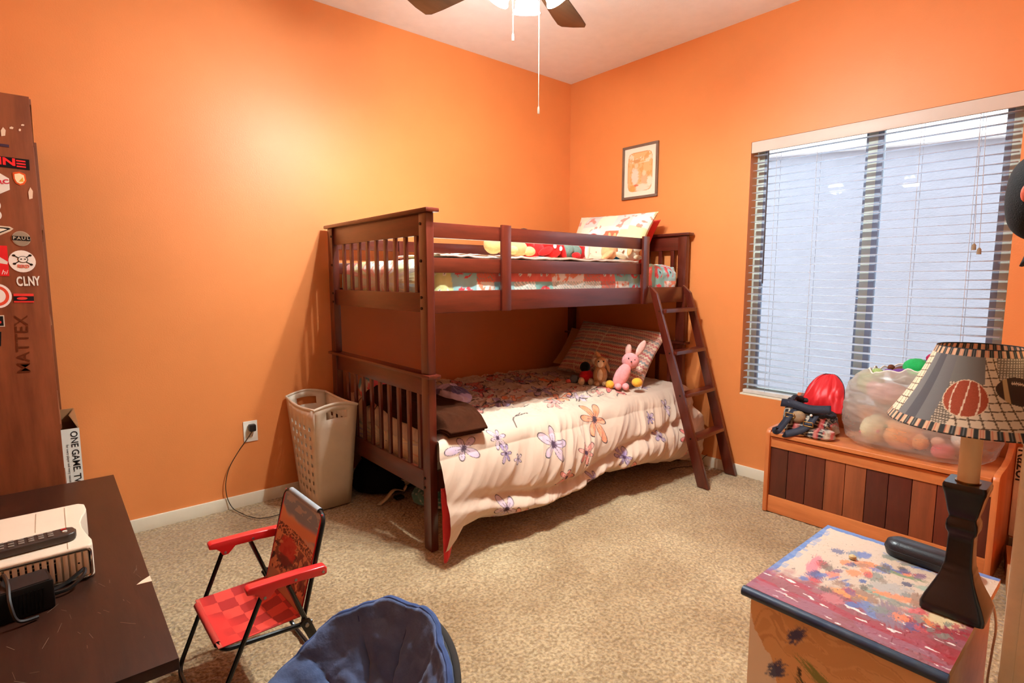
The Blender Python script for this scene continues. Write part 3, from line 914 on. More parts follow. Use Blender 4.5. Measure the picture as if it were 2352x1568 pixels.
tag(mb.build('tan_pillow', cloth_m, smooth=80), 'plain tan pillow tucked behind the knit striped pillow', 'pillow')

# ------------------------------------------------------------------ brown blanket and piled bedding at the foot of the lower bunk
nu, nv = 90, 110
a_, b_ = np.meshgrid(np.linspace(0, 1, nu), np.linspace(0, 1, nv), indexing='ij')
def brown(layer):
    # a folded cloth from the back corner of the foot end sweeping to a point over the front edge
    xR = np.interp(b_, [0, .4, .75, 1.0], [-1.84, -1.735, -1.715, -1.785]) - layer * .010
    Xb = -1.972 + (xR + 1.972) * a_
    Yb = -.36 - b_ * (.840 + .02 * a_) + layer * .010
    base = np.interp(b_, [0, .15, .35, .8, .90, 1.0], [.577, .627, .587, .576, .570, .536])
    Zb = base + .010 * (2 - layer) + .012 * ridged(b_ * 2.2 + a_ * 1.5, a_ * 2.0 - b_ * 2, 2, 3) * (1 - sstep(.85, 1, b_))
    Zb = Zb - sstep(.10, 0, a_) * .07 * (1 - sstep(.8, 1, b_))
    return np.stack([Xb, Yb, Zb], -1)
bt = thing('brown_blanket', 'folded dark brown throw blanket at the foot of the lower bunk', 'blanket', (-1.83, -.8, .54))
bm_ = mat('brown_fleece', (54, 25, 12), rough=.95, var=.2, spec=.05, bump=.3, bscale=300)
for layer in (0, 1, 2):
    MB().grid(brown(layer)).build('blanket_layer', bm_, bt, smooth=60, solid=.008)
# bunched quilt with bright patches behind the foot slats
def bunch(name, label, cat, cx, cy, cz, rx, ry, rz, paint, seed):
    th, ph = np.meshgrid(np.linspace(0, 2 * math.pi, 70, endpoint=False), np.linspace(0, math.pi, 40), indexing='ij')
    g = 1 + .22 * fbm(np.cos(th) * 1.6 + ph, np.sin(th) * 1.6 + ph * .7, 3, seed) + .08 * ridged(np.cos(th) * 3, np.sin(th) * 3 + ph * 2, 2, seed)
    Pp = np.stack([cx + rx * g * np.sin(ph) * np.cos(th), cy + ry * g * np.sin(ph) * np.sin(th), np.maximum(cz + rz * g * np.cos(ph), cz - rz * .35)], -1)
    o = MB().grid(Pp, paint(Pp), closeu=True).build(name, cloth_m, smooth=70)
    return tag(o, label, cat)
def patch_paint(pal, cell, seed):
    def f(P):
        X_ = P[..., 1] + .02 * fbm(P[..., 1] * 9, P[..., 2] * 9, 2, seed); Z_ = P[..., 2] + P[..., 0] * .5
        c, h = pal_rand(X_, Z_, pal, cell, seed)
        return c
    return f
bunch('patchwork_blanket', 'bunched pink white and teal blanket behind the lower foot slats', 'blanket', -1.835, -.235, .600, .095, .105, .125,
      patch_paint([(232, 96, 104), (236, 220, 206), (112, 160, 170), (240, 140, 70), (226, 110, 120)], .075, 5), 2)
bunch('lilac_blanket', 'crumpled lilac blanket bunched beside the brown throw', 'blanket', -1.590, -.62, .576, .085, .15, .060,
      patch_paint([(196, 170, 206), (226, 214, 226), (96, 76, 120), (206, 186, 214)], .05, 9), 6)

# ------------------------------------------------------------------ upper bunk: comforter with bright animal patches
PAL = [(236, 96, 70), (142, 200, 190), (240, 236, 222), (216, 220, 150), (246, 236, 220), (160, 206, 206), (246, 240, 232), (230, 112, 96)]
def upper_paint(P, Sx, Sy):
    sx_ = P[..., 0] + .10 * P[..., 2] + .03 * fbm(Sx * 5, Sy * 5, 2, 7); sy_ = np.where(np.abs(P[..., 1] + 1.07) < .06, P[..., 2] - 1.107, P[..., 1]) + .0
    pr = Print(sx_, sy_, (240, 236, 222))
    c, h = pal_rand(sx_, sy_ + .02, PAL, .125, 11)
    pr.C = c
    # stripes, dots and round-eyed shapes inside the patches
    lx = np.mod(sx_, .125) - .0625; ly = np.mod(sy_ + .02, .125) - .0625; d = np.hypot(lx, ly)
    pr.put((h % 4 == 0) & (np.mod(lx + ly, .02) < .008), (110, 160, 150), .8)
    pr.put((h % 4 == 1) & (d < .045) & (fbm(sx_ * 40, sy_ * 40, 2, 3) > -.2), (226, 70, 76))
    pr.put((h % 4 == 1) & (np.hypot(lx - .015, ly + .005) < .026), (150, 206, 210))
    pr.put((h % 4 == 1) & (np.hypot(lx - .015, ly + .005) < .008), (40, 50, 50))
    pr.put((h % 4 == 2) & (fbm(sx_ * 22, sy_ * 22, 3, 8) > .12), (238, 130, 80), .9)
    pr.put((h % 4 == 3) & (np.hypot(np.mod(lx, .05) - .025, np.mod(ly, .05) - .025) < .009), (250, 246, 236))
    pr.put((h % 4 == 3) & (np.hypot(np.mod(lx, .05) - .025, np.mod(ly, .05) - .025) < .003), (60, 60, 60))
    return pr.C
up = soft_box(-1.985, -.082, -1.080, -.112, 1.106, 1.318, 360, 420, .05, .010, 4, upper_paint).build('patchwork_comforter', cloth_m, smooth=70)
tag(up, 'bright orange and mint animal patch comforter on the upper bunk', 'comforter')

def owl_paint(X, Y):
    pr = Print(X, Y, (236, 216, 190))
    c, h = pal_rand(X + .2 + .02 * fbm(X * 8, Y * 8, 2, 3), Y + .2, [(236, 220, 190), (160, 206, 196), (240, 170, 120), (234, 226, 206), (206, 200, 190), (240, 216, 160)], .13, 21)
    pr.C = c
    pr.put(fbm(X * 14, Y * 14, 3, 9) > .28, (232, 110, 90), .8)
    pr.rect(.02, .13, -.10, .02, (236, 110, 76)); pr.rect(.14, .25, -.12, .03, (240, 208, 160))
    pr.blob(-.07, -.02, .055, .06, 0, (244, 240, 232), .1); pr.blob(-.075, -.03, .045, .035, 0, (206, 40, 40), .1)
    for dx in (.05, .085):
        pr.blob(dx, -.035, .016, .016, 0, (60, 56, 56), .1); pr.blob(dx, -.035, .009, .009, 0, (240, 236, 230), .1)
    return pr.C
mb = pillow_mb(.66, .40, .14, 120, owl_paint, seed=9, pinch=.10); mb.xform(0, frame_m((-.300, -.655, 1.495), (.03, -1, -.02), (.50, 0, .87)))
tag(mb.build('patterned_pillow', cloth_m, smooth=80), 'animal print pillow propped upright on the upper headboard', 'pillow')
mb = pillow_mb(.52, .34, .05, 40, None, (206, 48, 40), seed=11); mb.xform(0, frame_m((-.170, -.665, 1.480), (.03, -1, -.02), (.50, 0, .87)))
tag(mb.build('red_pillow', cloth_m, smooth=80), 'red pillow behind the animal print pillow on the upper bunk', 'pillow')

# cream throw along the top of the upper mattress
a_, b_ = np.meshgrid(np.linspace(0, 1, 160), np.linspace(0, 1, 26), indexing='ij')
Xc = -1.93 + a_ * 1.42; Yc = -.64 - b_ * .435
Zc = 1.330 + .006 * ridged(a_ * 9, b_ * 2.5, 3, 5) + .006 * fbm(a_ * 6, b_ * 3, 2, 3) - .006 * sstep(.9, 1, b_)
tag(MB().grid(np.stack([Xc, Yc, Zc], -1)).build('cream_throw', mat('cream_fleece', (236, 220, 198), rough=.95, sheen=.4, bump=.4, bscale=220), smooth=70, solid=.01), 'crumpled cream throw lying along the upper mattress under the toys', 'blanket')

# ------------------------------------------------------------------ plush toys
def fur(name, col, **k):
    return mat(name, col, rough=.95, var=.14, scale=40, bump=.6, bscale=260, sheen=.15, spec=.08, **k)
eye_m = mat('toy_eye', (18, 16, 16), rough=.2)
eyew_m = mat('toy_eye_white', (240, 236, 230), rough=.3)

def plush(name, label, loc, rotz, parts, group=None, tilt=(0, 0)):
    t = thing(name, label, 'plush toy', loc, group)
    k_ = 1.2 if loc[2] > 1 else (1.0 if 'rabbit' in name else 1.2)
    t.scale = (k_, k_, k_)
    t.rotation_euler = (R(tilt[0]), R(tilt[1]), R(rotz))
    for (pn_, c, r_, rot, mm) in parts:
        MB().ell(c, r_, rot, 14, 9, .04, hash(pn_) % 7 if False else len(pn_)).build(pn_, mm, t, local=True, smooth=90)
    return t
UZ = 1.341
tan = fur('tan_plush', (206, 156, 100)); redp = fur('red_plush', (196, 26, 24)); blkp = fur('black_plush', (22, 20, 20))
teal = fur('grey_teal_plush', (112, 128, 116)); cream = fur('cream_plush', (232, 210, 178)); orgp = fur('peach_plush', (226, 160, 110)); blu = fur('blue_plush', (44, 108, 152)); pink = fur('pink_plush', (238, 160, 158))
# local frame of each toy: -y faces the camera side of the bed
plush('teddy_bear', 'tan teddy bear lying on its side on the upper bunk', (-1.365, -.85, UZ), 0, [
    ('body', (0.03, 0, .045), (.085, .06, .045), (0, 6, 0), tan), ('head', (-.075, 0, .058), (.045, .045, .045), (0, 0, 0), tan), ('ear', (-.085, -.03, .095), (.016, .01, .018), (0, 0, 0), tan),
    ('ear', (-.085, .03, .095), (.016, .01, .018), (0, 0, 0), tan), ('leg', (.10, -.04, .03), (.035, .02, .022), (0, 0, 0), tan), ('leg', (.10, .04, .03), (.035, .02, .022), (0, 0, 0), tan), ('arm', (-.02, -.065, .03), (.02, .03, .02), (0, 0, 0), tan)])
plush('red_plush_toy', 'red plush toy with white eyes slumped on the upper bunk', (-1.005, -.82, UZ + .003), 0, [
    ('head', (0, 0, .055), (.06, .05, .058), (0, 0, 0), redp), ('body', (-.095, .03, .04), (.07, .05, .04), (0, -14, 0), redp), ('arm', (.065, -.01, .04), (.018, .022, .055), (0, -24, 0), redp),
    ('arm', (-.06, -.03, .035), (.05, .018, .018), (0, -20, 0), redp), ('leg', (-.135, .01, .06), (.035, .025, .025), (0, 30, 0), redp), ('eye', (-.018, -.047, .058), (.010, .007, .011), (0, 0, 0), eyew_m), ('eye', (.022, -.046, .048), (.010, .007, .011), (0, 0, 0), eyew_m)])
plush('black_plush_toy', 'black plush toy sitting behind the red one on the upper bunk', (-1.02, -.60, UZ - .005), 0, [
    ('body', (0, 0, .07), (.085, .055, .075), (0, 0, 0), blkp), ('head', (.0, 0, .125), (.045, .04, .04), (0, 0, 0), blkp), ('arm', (-.095, 0, .07), (.03, .03, .05), (0, 20, 0), blkp), ('arm', (.095, 0, .06), (.03, .03, .05), (0, -20, 0), blkp)])
plush('grey_plush_toy', 'grey green plush toy with a pale foot on the upper bunk', (-.80, -.80, UZ), 0, [
    ('body', (0, .01, .042), (.06, .05, .042), (0, 0, 0), teal), ('head', (-.05, -.01, .05), (.034, .034, .034), (0, 0, 0), teal), ('foot', (.055, -.05, .045), (.016, .012, .04), (0, 4, 0), fur('pale_felt', (236, 200, 176))),
    ('arm', (-.02, -.045, .022), (.03, .016, .016), (0, 0, 0), redp), ('ear', (.02, .02, .085), (.02, .02, .03), (0, 30, 0), cream)])
plush('crimson_plush_toy', 'small crimson plush ball toy between the grey and peach toys', (-.655, -.70, UZ), 0, [
    ('body', (0, 0, .05), (.055, .045, .05), (0, 0, 0), redp), ('tail', (-.04, -.03, .025), (.03, .016, .016), (0, 0, 0), redp), ('ear', (.03, 0, .095), (.014, .014, .02), (0, 20, 0), redp)])
plush('peach_plush_fox', 'peach and white plush animal with outstretched legs on the upper bunk', (-.61, -.93, UZ + .006), 0, [
    ('body', (0, 0, .045), (.045, .04, .055), (0, 18, 0), orgp), ('head', (.02, -.01, .09), (.034, .03, .03), (0, 0, 0), orgp), ('muzzle', (.035, -.035, .08), (.015, .015, .012), (0, 0, 0), cream),
    ('leg', (-.05, -.03, .02), (.05, .018, .014), (0, -25, 0), orgp), ('leg', (.05, -.03, .02), (.05, .018, .014), (0, 15, 0), cream), ('ear', (.0, 0, .12), (.008, .008, .016), (0, -10, 0), orgp), ('ear', (.04, 0, .12), (.008, .008, .016), (0, 10, 0), orgp)])
plush('blue_plush_toy', 'small blue plush toy seated on the upper bunk', (-.475, -.82, UZ), 0, [
    ('body', (0, 0, .035), (.033, .03, .036), (0, 0, 0), blu), ('head', (0, 0, .08), (.026, .024, .022), (0, 0, 0), blu), ('leg', (-.015, -.03, .012), (.012, .02, .012), (0, 0, 0), blu), ('leg', (.015, -.03, .012), (.012, .02, .012), (0, 0, 0), blu), ('cap', (.0, 0, .102), (.02, .018, .01), (0, 0, 0), redp)])
plush('floppy_plush_dog', 'tan and cream floppy eared plush dog by the upper pillow', (-.445, -.985, UZ), 0, [
    ('body', (0, .02, .035), (.05, .04, .036), (0, 0, 0), cream), ('head', (0, -.01, .068), (.036, .032, .03), (0, 0, 0), cream), ('ear', (-.042, -.01, .055), (.012, .016, .032), (0, 20, 0), orgp), ('ear', (.042, -.01, .055), (.012, .016, .032), (0, -20, 0), orgp),
    ('leg', (-.03, -.05, .014), (.014, .024, .013), (0, 0, 0), cream), ('leg', (.03, -.05, .014), (.014, .024, .013), (0, 0, 0), cream)])

LZ = .545
FACE = -42   # turn towards the open side of the bed
plush('pink_plush_rabbit', 'pink plush rabbit leaning on the striped pillow with yellow pompoms', (-.595, -1.035, LZ + .004), FACE, [
    ('head', (.055, .02, .175), (.055, .042, .05), (0, 18, 0), pink), ('body', (0, 0, .085), (.045, .036, .085), (0, 26, 0), pink), ('ear', (.118, .03, .252), (.022, .012, .055), (0, 28, 0), fur('rose_plush', (240, 186, 172))), ('ear', (.042, .03, .240), (.02, .012, .038), (0, 6, 0), fur('rose_plush', (240, 186, 172))),
    ('leg', (-.025, -.02, .022), (.022, .03, .022), (0, 0, 0), pink), ('leg', (.02, -.025, .022), (.022, .03, .022), (0, 0, 0), pink),
    ('pompom', (.088, -.035, .05), (.034, .03, .028), (0, 0, 0), fur('yellow_pompom', (244, 176, 60))), ('pompom', (-.075, -.01, .03), (.028, .026, .028), (0, 0, 0), fur('yellow_pompom', (244, 176, 60))),
    ('eye', (.036, -.018, .196), (.004, .004, .004), (0, 0, 0), eye_m), ('eye', (.074, -.016, .186), (.004, .004, .004), (0, 0, 0), eye_m), ('nose', (.052, -.025, .176), (.005, .004, .004), (0, 0, 0), eye_m)], tilt=(0, 0))
tanb = fur('bunny_plush', (196, 146, 100))
plush('tan_plush_bunny', 'small tan plush bunny with white muzzle and belly on the lower bunk', (-.628, -.890, LZ + .010), FACE, [
    ('body', (0, 0, .055), (.038, .034, .055), (0, 0, 0), tanb), ('belly', (-.004, -.022, .06), (.018, .016, .032), (0, 0, 0), cream), ('head', (0, -.006, .125), (.032, .03, .03), (0, 0, 0), tanb), ('muzzle', (-.004, -.026, .122), (.018, .014, .022), (0, 0, 0), cream),
    ('ear', (.034, 0, .108), (.010, .012, .04), (0, -22, 0), tanb), ('ear', (-.008, .01, .155), (.012, .01, .03), (0, -30, 0), tanb), ('foot', (-.022, -.03, .014), (.016, .024, .014), (0, 0, 0), tanb), ('foot', (.022, -.03, .014), (.016, .024, .014), (0, 0, 0), tanb),
    ('eye', (-.014, -.036, .134), (.004, .004, .004), (0, 0, 0), eye_m), ('eye', (.012, -.036, .134), (.004, .004, .004), (0, 0, 0), eye_m)])
plush('cream_plush_bear', 'cream plush bear wedged behind the tan bunny on the lower bunk', (-.545, -.825, LZ), FACE, [
    ('body', (0, 0, .045), (.036, .034, .045), (0, 0, 0), cream), ('head', (-.006, 0, .105), (.034, .032, .032), (0, 0, 0), cream), ('ear', (-.034, 0, .125), (.018, .012, .02), (0, 0, 0), cream), ('ear', (.026, 0, .13), (.012, .01, .012), (0, 0, 0), cream)])
plush('red_dressed_plush', 'plush doll in red with black hair and cream feet on the lower bunk', (-.640, -.785, LZ + .006), FACE, [
    ('body', (0, 0, .045), (.04, .034, .036), (0, 0, 0), fur('scarlet_felt', (200, 32, 40))), ('head', (-.008, 0, .092), (.028, .026, .03), (0, 12, 0), blkp), ('foot', (-.03, -.03, .02), (.018, .02, .022), (0, 0, 0), cream), ('foot', (.022, -.034, .018), (.018, .02, .02), (0, 0, 0), cream), ('arm', (.044, -.004, .045), (.014, .014, .026), (0, 0, 0), fur('scarlet_felt', (200, 32, 40)))])
plush('coral_plush', 'coral pink plush sitting left of the doll in red on the pillow edge', (-.572, -.722, LZ), FACE, [
    ('body', (0, 0, .035), (.03, .028, .035), (0, 0, 0), pink), ('head', (.004, 0, .078), (.024, .022, .022), (0, 0, 0), pink), ('ear', (-.018, 0, .095), (.01, .008, .012), (0, 0, 0), fur('coral_plush', (236, 110, 100)))])
plush('grey_plush_ball', 'little grey plush bird with coral beak lying on the comforter', (-.690, -.722, LZ + .006), FACE, [
    ('body', (0, 0, .024), (.026, .024, .024), (0, 0, 0), fur('slate_plush', (104, 112, 124))), ('beak', (-.03, -.006, .014), (.016, .012, .012), (0, 0, 0), fur('coral_plush', (236, 110, 100)))])

# ------------------------------------------------------------------ things stored under the bed
dkb = mat('black_nylon', (11, 10, 11), rough=.85, spec=.15, var=.2, bump=.4, bscale=200)
bgt = thing('black_duffel', 'black soft bag stored under the lower bunk by the hamper', 'bag', (-1.80, -.22, 0))
a_, b_ = np.meshgrid(np.linspace(0, 2 * math.pi, 48, endpoint=False), np.linspace(0, 1, 24), indexing='ij')
prf = np.interp(b_, [0, .08, .5, .85, 1], [.8, 1, .96, .7, .05]); g_ = 1 + .10 * fbm(np.cos(a_) * 1.3 + b_, np.sin(a_) * 1.3, 3, 4)
MB().grid(np.stack([-1.80 + .20 * prf * g_ * np.cos(a_), -.24 + .18 * prf * g_ * np.sin(a_), .005 + .20 * b_ * g_], -1), closeu=True).build('bag_body', dkb, bgt, smooth=70)
MB().tube(smooth_path([(-1.93, -.20, .19), (-1.93, -.28, .24), (-1.92, -.36, .16)]), .007, 6).build('handle', dkb, bgt)
st = thing('webbing_strap', 'pale webbing strap with black buckle spilling from under the bed', 'strap', (-1.90, -.50, 0))
def ribbon(path, w, up=(0, 0, 1)):
    P = smooth_path(path, 6); mb = MB(); G = np.zeros((len(P), 2, 3))
    for i, p in enumerate(P):
        a = np.array(P[min(i + 1, len(P) - 1)]) - np.array(P[max(i - 1, 0)]); s_ = np.cross(a, up); s_ /= (np.linalg.norm(s_) + 1e-9)
        G[i, 0] = np.array(p) - s_ * w / 2; G[i, 1] = np.array(p) + s_ * w / 2
    return mb.grid(G)
ribbon([(-1.80, -.455, .03), (-1.86, -.455, .05), (-1.92, -.47, .018), (-1.975, -.495, .007)], .026).build('strap', mat('pale_webbing', (206, 184, 150), rough=.8), st, solid=.003)
ribbon([(-1.80, -.455, .035), (-1.78, -.46, .07), (-1.81, -.47, .10)], .03).build('strap', mat('pale_webbing', (206, 184, 150), rough=.8), st, solid=.003)
MB().box(-1.87, -1.82, -.50, -.46, .006, .020).build('buckle', blk, st, bevel=.004)
def dots(P):
    pr = Print(P[..., 0], P[..., 1] + P[..., 2], (92, 138, 128)); d = np.hypot(np.mod(pr.X, .03) - .015, np.mod(pr.Y, .03) - .015); pr.put(d < .006, (220, 226, 216)); return pr.C
bunch('teal_cloth', 'teal spotted cloth lying under the lower bunk', 'cloth', -1.72, -.68, .05, .11, .14, .055, dots, 3)
bunch('red_cloth', 'small dark red cloth hanging behind the foot rail under the bed', 'cloth', -1.56, -.44, .06, .07, .08, .06, patch_paint([(120, 34, 28), (150, 40, 34)], .03, 2), 8)

# ------------------------------------------------------------------ laundry hamper
ham = thing('laundry_hamper', 'tall white plastic laundry hamper with square holes between wall and bunk bed', 'hamper', (-2.165, -.235, 0))
hm = mat('hamper_plastic', (232, 214, 190), rough=.45, var=.04, spec=.4)
B0 = dict(x0=-2.248, x1=-2.072, y0=-.352, y1=-.075); T0 = dict(x0=-2.288, x1=-2.062, y0=-.452, y1=-.025)
HH = .572
def hcorner(k):   # k 0..3 bottom/top pairs, ccw from (-x,-y)
    a = [('x0', 'y0'), ('x1', 'y0'), ('x1', 'y1'), ('x0', 'y1')][k]
    return np.array([B0[a[0]], B0[a[1]], .004]), np.array([T0[a[0]], T0[a[1]], HH])
def wallpanel(k, holes=None, slot=False):
    (b0, t0), (b1, t1) = hcorner(k), hcorner((k + 1) % 4)
    if holes:
        nc, nr, m0, zlo, zhi, fw, fh = holes
        us = [0.0]; 
        for i in range(nc):
            c = m0 + (1 - 2 * m0) * (i + .5) / nc; hw = (1 - 2 * m0) / nc * fw / 2; us += [c - hw, c + hw]
        us.append(1.0)
        vs = [0.0]
        for i in range(nr):
            c = zlo + (zhi - zlo) * (i + .5) / nr; hh = (zhi - zlo) / nr * fh / 2; vs += [c - hh, c + hh]
        vs.append(1.0)
    else:
        us = list(np.linspace(0, 1, 9)); vs = [0, .2, .4, .6, .8, .88, .945, 1.0]
    # gentle dip of the rim towards the middle of the ends
    i0 = [];
    mb = MB()
    G = np.zeros((len(us), len(vs), 3))
    for i, u in enumerate(us):
        for j, v in enumerate(vs):
            p = (b0 * (1 - u) + b1 * u) * (1 - v) + (t0 * (1 - u) + t1 * u) * v
            p[2] += (.022 * math.sin(math.pi * u) * v ** 6) * (1 if k in (0, 2) else -0.6)
            n_ = np.array([[0, -1, 0], [1, 0, 0], [0, 1, 0], [-1, 0, 0]][k]); p = p + n_ * .010 * math.sin(math.pi * u) * (.3 + .7 * v)
            G[i, j] = p
    mb.v = [tuple(p) for p in G.reshape(-1, 3)]; nvv = len(vs)
    for i in range(len(us) - 1):
        for j in range(nvv - 1):
            if holes and i % 2 == 1 and j % 2 == 1: continue
            if slot and j == 5 and 2 <= i <= 5: continue
            mb.f.append((i * nvv + j, (i + 1) * nvv + j, (i + 1) * nvv + j + 1, i * nvv + j + 1))
    return mb, G[:, -1]
tops_ = []
for k, (hl, sl_) in enumerate([(None, True), ((5, 8, .09, .12, .84, .40, .44), False), (None, True), ((5, 8, .09, .12, .84, .40, .44), False)]):
    mb, tp_ = wallpanel(k, hl, sl_); tops_ += [tuple(p) for p in tp_[:-1]]
    mb.build('hamper_wall', hm, ham, smooth=40, solid=.0035)
MB().tube(tops_, .0065, 8, closed=True).build('rim', hm, ham)
MB().hexa([tuple(hcorner(k)[0]) for k in range(4)] + [tuple(hcorner(k)[0] + np.array([0, 0, .004])) for k in range(4)]).build('hamper_base', hm, ham)
# ================================================================== BOOKSHELF WITH STICKERS
shelf_z = wood('walnut_veneer', (142, 76, 42), (108, 54, 28), rough=.5, axis='z', scale=4, coat=.0, spec=.25)
shelf_y = wood('walnut_veneer_cross', (140, 78, 46), (108, 56, 30), rough=.5, axis='y', scale=4, coat=.1)
SX, SB = -3.270, -3.56; SY0, SY1, SH = -.805, -.030, 1.795
bs = thing('bookshelf', 'tall walnut bookshelf with stickers on its side panel', 'bookshelf', (-3.41, -.42, 0))
MB().box(SB, SX, SY0, SY0 + .018, 0, SH).build('side_panel', shelf_z, bs, bevel=.0015)
side_near = bs.children[-1]
MB().box(SB, SX + .012, SY1 - .018, SY1, 0, SH).build('side_panel', shelf_z, bs, bevel=.0015)
MB().box(SB, SB + .006, SY0 + .018, SY1 - .018, .05, SH).build('back_panel', shelf_z, bs)
for z in (.06, .42, .725, 1.06, 1.385, SH - .02):
    MB().box(SB + .006, SX + .004, SY0 + .018, SY1 - .018, z, z + .018).build('shelf', shelf_y, bs, bevel=.001)
MB().box(SX - .03, SX - .012, SY0 + .018, SY1 - .018, 0, .06).build('plinth', shelf_y, bs)
SYF = SY0 - .0006
def sticker(name, pts, col, lvl=0, parent=None):
    m_ = mat('sticker_%d_%d_%d' % tuple(col), col, rough=.7, var=.04, spec=.12)
    return MB().prism(pts, SYF - .0005 * lvl - .0006, SYF + .0006 - .0005 * lvl).build(name, m_, parent or side_near)
def ov(cx, cz, rx, rz, n=28, a0=0):
    return [(cx + rx * math.cos(a + a0), cz + rz * math.sin(a + a0)) for a in np.linspace(0, 2 * math.pi, n, endpoint=False)]
def rc(x0, x1, z0, z1, tilt=0):
    c = ((x0 + x1) / 2, (z0 + z1) / 2); ct, s_ = math.cos(R(tilt)), math.sin(R(tilt))
    return [(c[0] + (x - c[0]) * ct - (z - c[1]) * s_, c[1] + (x - c[0]) * s_ + (z - c[1]) * ct) for x, z in ((x0, z0), (x1, z0), (x1, z1), (x0, z1))]
def letters(txt, cx, cz, size, col, lvl=1, bold=0, xs=1, rot=0, parent=None, align='CENTER', shear=0):
    c_, s_ = math.cos(R(rot)), math.sin(R(rot))
    M = frame_m((cx, SYF - .0005 * lvl - .0004, cz), (c_, 0, s_), (-s_, 0, c_))
    return text_mb(txt, size, M, .0003, align, bold, xs, shear).build('lettering', mat('ink_%d_%d_%d' % tuple(col), col, rough=.85, var=.03, spec=.05), parent or side_near, smooth=0)
def bits(pts, col):
    for (x, z, w, h, t) in pts:
        sticker('torn_paper', [(x - w + .3 * w * random.random(), z - h), (x + w * .6, z - h * .8), (x + w, z + h * .4), (x + .1 * w, z + h), (x - w * .9, z + h * .2)], col)
bits([(-3.338, 1.678, .006, .014, 0), (-3.318, 1.693, .005, .004, 0), (-3.299, 1.690, .003, .004, 0), (-3.291, 1.706, .004, .003, 0), (-3.288, 1.498, .006, .019, 0)], (226, 200, 172))
sticker('faded_strip', rc(-3.40, -3.328, 1.634, 1.642, -2), (70, 50, 66))
s1 = sticker('logo_sticker', rc(-3.46, -3.284, 1.572, 1.604, -1.5), (24, 24, 24))
letters('IN', -3.316, 1.588, .030, (230, 50, 50), 1, .0012, 1.35, -1.5, s1, 'RIGHT')
for dz in (.0085, 0, -.0085):
    sticker('logo_bar', rc(-3.315, -3.293, 1.5862 + dz - .0022, 1.5862 + dz + .0022, -1.5), (230, 50, 50), 2, s1)
letters('ALP', -3.362, 1.590, .030, (230, 50, 50), 1, .0012, 1.35, -1.5, s1, 'RIGHT')
s2 = sticker('hexagon_sticker', ov(-3.362, 1.522, .030, .034, 6, .5), (236, 228, 214))
letters('RC', -3.350, 1.526, .018, (206, 50, 70), 1, 0.0006, 1.2, 10, s2)
s3 = sticker('shield_sticker', [(-3.326, 1.558), (-3.310, 1.562), (-3.296, 1.556), (-3.295, 1.536), (-3.301, 1.524), (-3.311, 1.520), (-3.321, 1.526), (-3.326, 1.54)], (222, 90, 40))
sticker('shield_field', [(-3.322, 1.553), (-3.310, 1.557), (-3.300, 1.552), (-3.299, 1.537), (-3.304, 1.528), (-3.311, 1.525), (-3.318, 1.529), (-3.322, 1.54)], (244, 226, 180), 1, s3)
sticker('shield_mark', [(-3.313, 1.532), (-3.302, 1.532), (-3.303, 1.546), (-3.308, 1.538)], (226, 170, 60), 2, s3)
sticker('round_sticker', ov(-3.373, 1.455, .012, .017), (226, 220, 212)); sticker('round_sticker', ov(-3.373, 1.425, .012, .015), (226, 220, 212))
s4 = sticker('wing_sticker', [(-3.42, 1.396), (-3.345, 1.391), (-3.337, 1.385), (-3.345, 1.377), (-3.372, 1.362), (-3.42, 1.352)], (214, 196, 170))
sticker('wing_mark', [(-3.42, 1.391), (-3.348, 1.387), (-3.343, 1.384), (-3.372, 1.368), (-3.42, 1.358)], (30, 26, 24), 1, s4)
sticker('wing_fill', [(-3.42, 1.386), (-3.36, 1.384), (-3.352, 1.382), (-3.374, 1.371), (-3.42, 1.363)], (236, 226, 204), 2, s4)
s5 = sticker('oval_sticker', ov(-3.321, 1.355, .0225, .0235), (176, 156, 132))
sticker('oval_field', ov(-3.321, 1.355, .0205, .0215), (150, 132, 110), 1, s5)
for i, ch in enumerate('PAUL'):
    xx_ = -3.3375 + i * .011
    sticker('letter_tile', rc(xx_ - .005, xx_ + .005, 1.3495 - i * .0004, 1.363 - i * .0004, -2), (26, 24, 22), 2, s5)
    letters(ch, xx_, 1.356, .013, (200, 184, 160), 3, 0.0002, 1, -2, s5)
s6 = sticker('oval_sticker', ov(-3.324, 1.284, .0325, .0345), (240, 230, 216))
for (xa, za, xb, zb) in ((-3.343, 1.302, -3.303, 1.274), (-3.343, 1.276, -3.304, 1.303)):
    d = np.array([xb - xa, zb - za]); d /= np.linalg.norm(d); n_ = np.array([-d[1], d[0]]) * .0015
    sticker('bone', [(xa + n_[0], za + n_[1]), (xa - n_[0], za - n_[1]), (xb - n_[0], zb - n_[1]), (xb + n_[0], zb + n_[1])], (52, 44, 34), 1, s6)
    for (p, q) in ((xa, za), (xb, zb)):
        sticker('bone_end', ov(p, q, .0042, .0036, 10), (52, 44, 34), 1, s6)
sticker('skull', ov(-3.322, 1.290, .0125, .0105, 18), (52, 44, 34), 2, s6); sticker('skull', ov(-3.322, 1.290, .0105, .0088, 18), (240, 230, 216), 3, s6)
for dx in (-.004, .005):
    sticker('skull_eye', ov(-3.322 + dx, 1.291, .0022, .002, 10), (52, 44, 34), 4, s6)
letters('REKD', -3.322, 1.268, .014, (222, 100, 84), 2, 0.0003, .8, -1, s6)
s7 = sticker('red_sticker', rc(-3.42, -3.357, 1.238, 1.332, -1), (222, 40, 40))
sticker('red_mark', [(-3.42, 1.306), (-3.375, 1.296), (-3.358, 1.282), (-3.36, 1.274), (-3.38, 1.278), (-3.42, 1.284)], (226, 214, 200), 1, s7)
letters('hi', -3.362, 1.249, .020, (236, 226, 214), 1, 0, 1, -1, s7, 'RIGHT', .3)
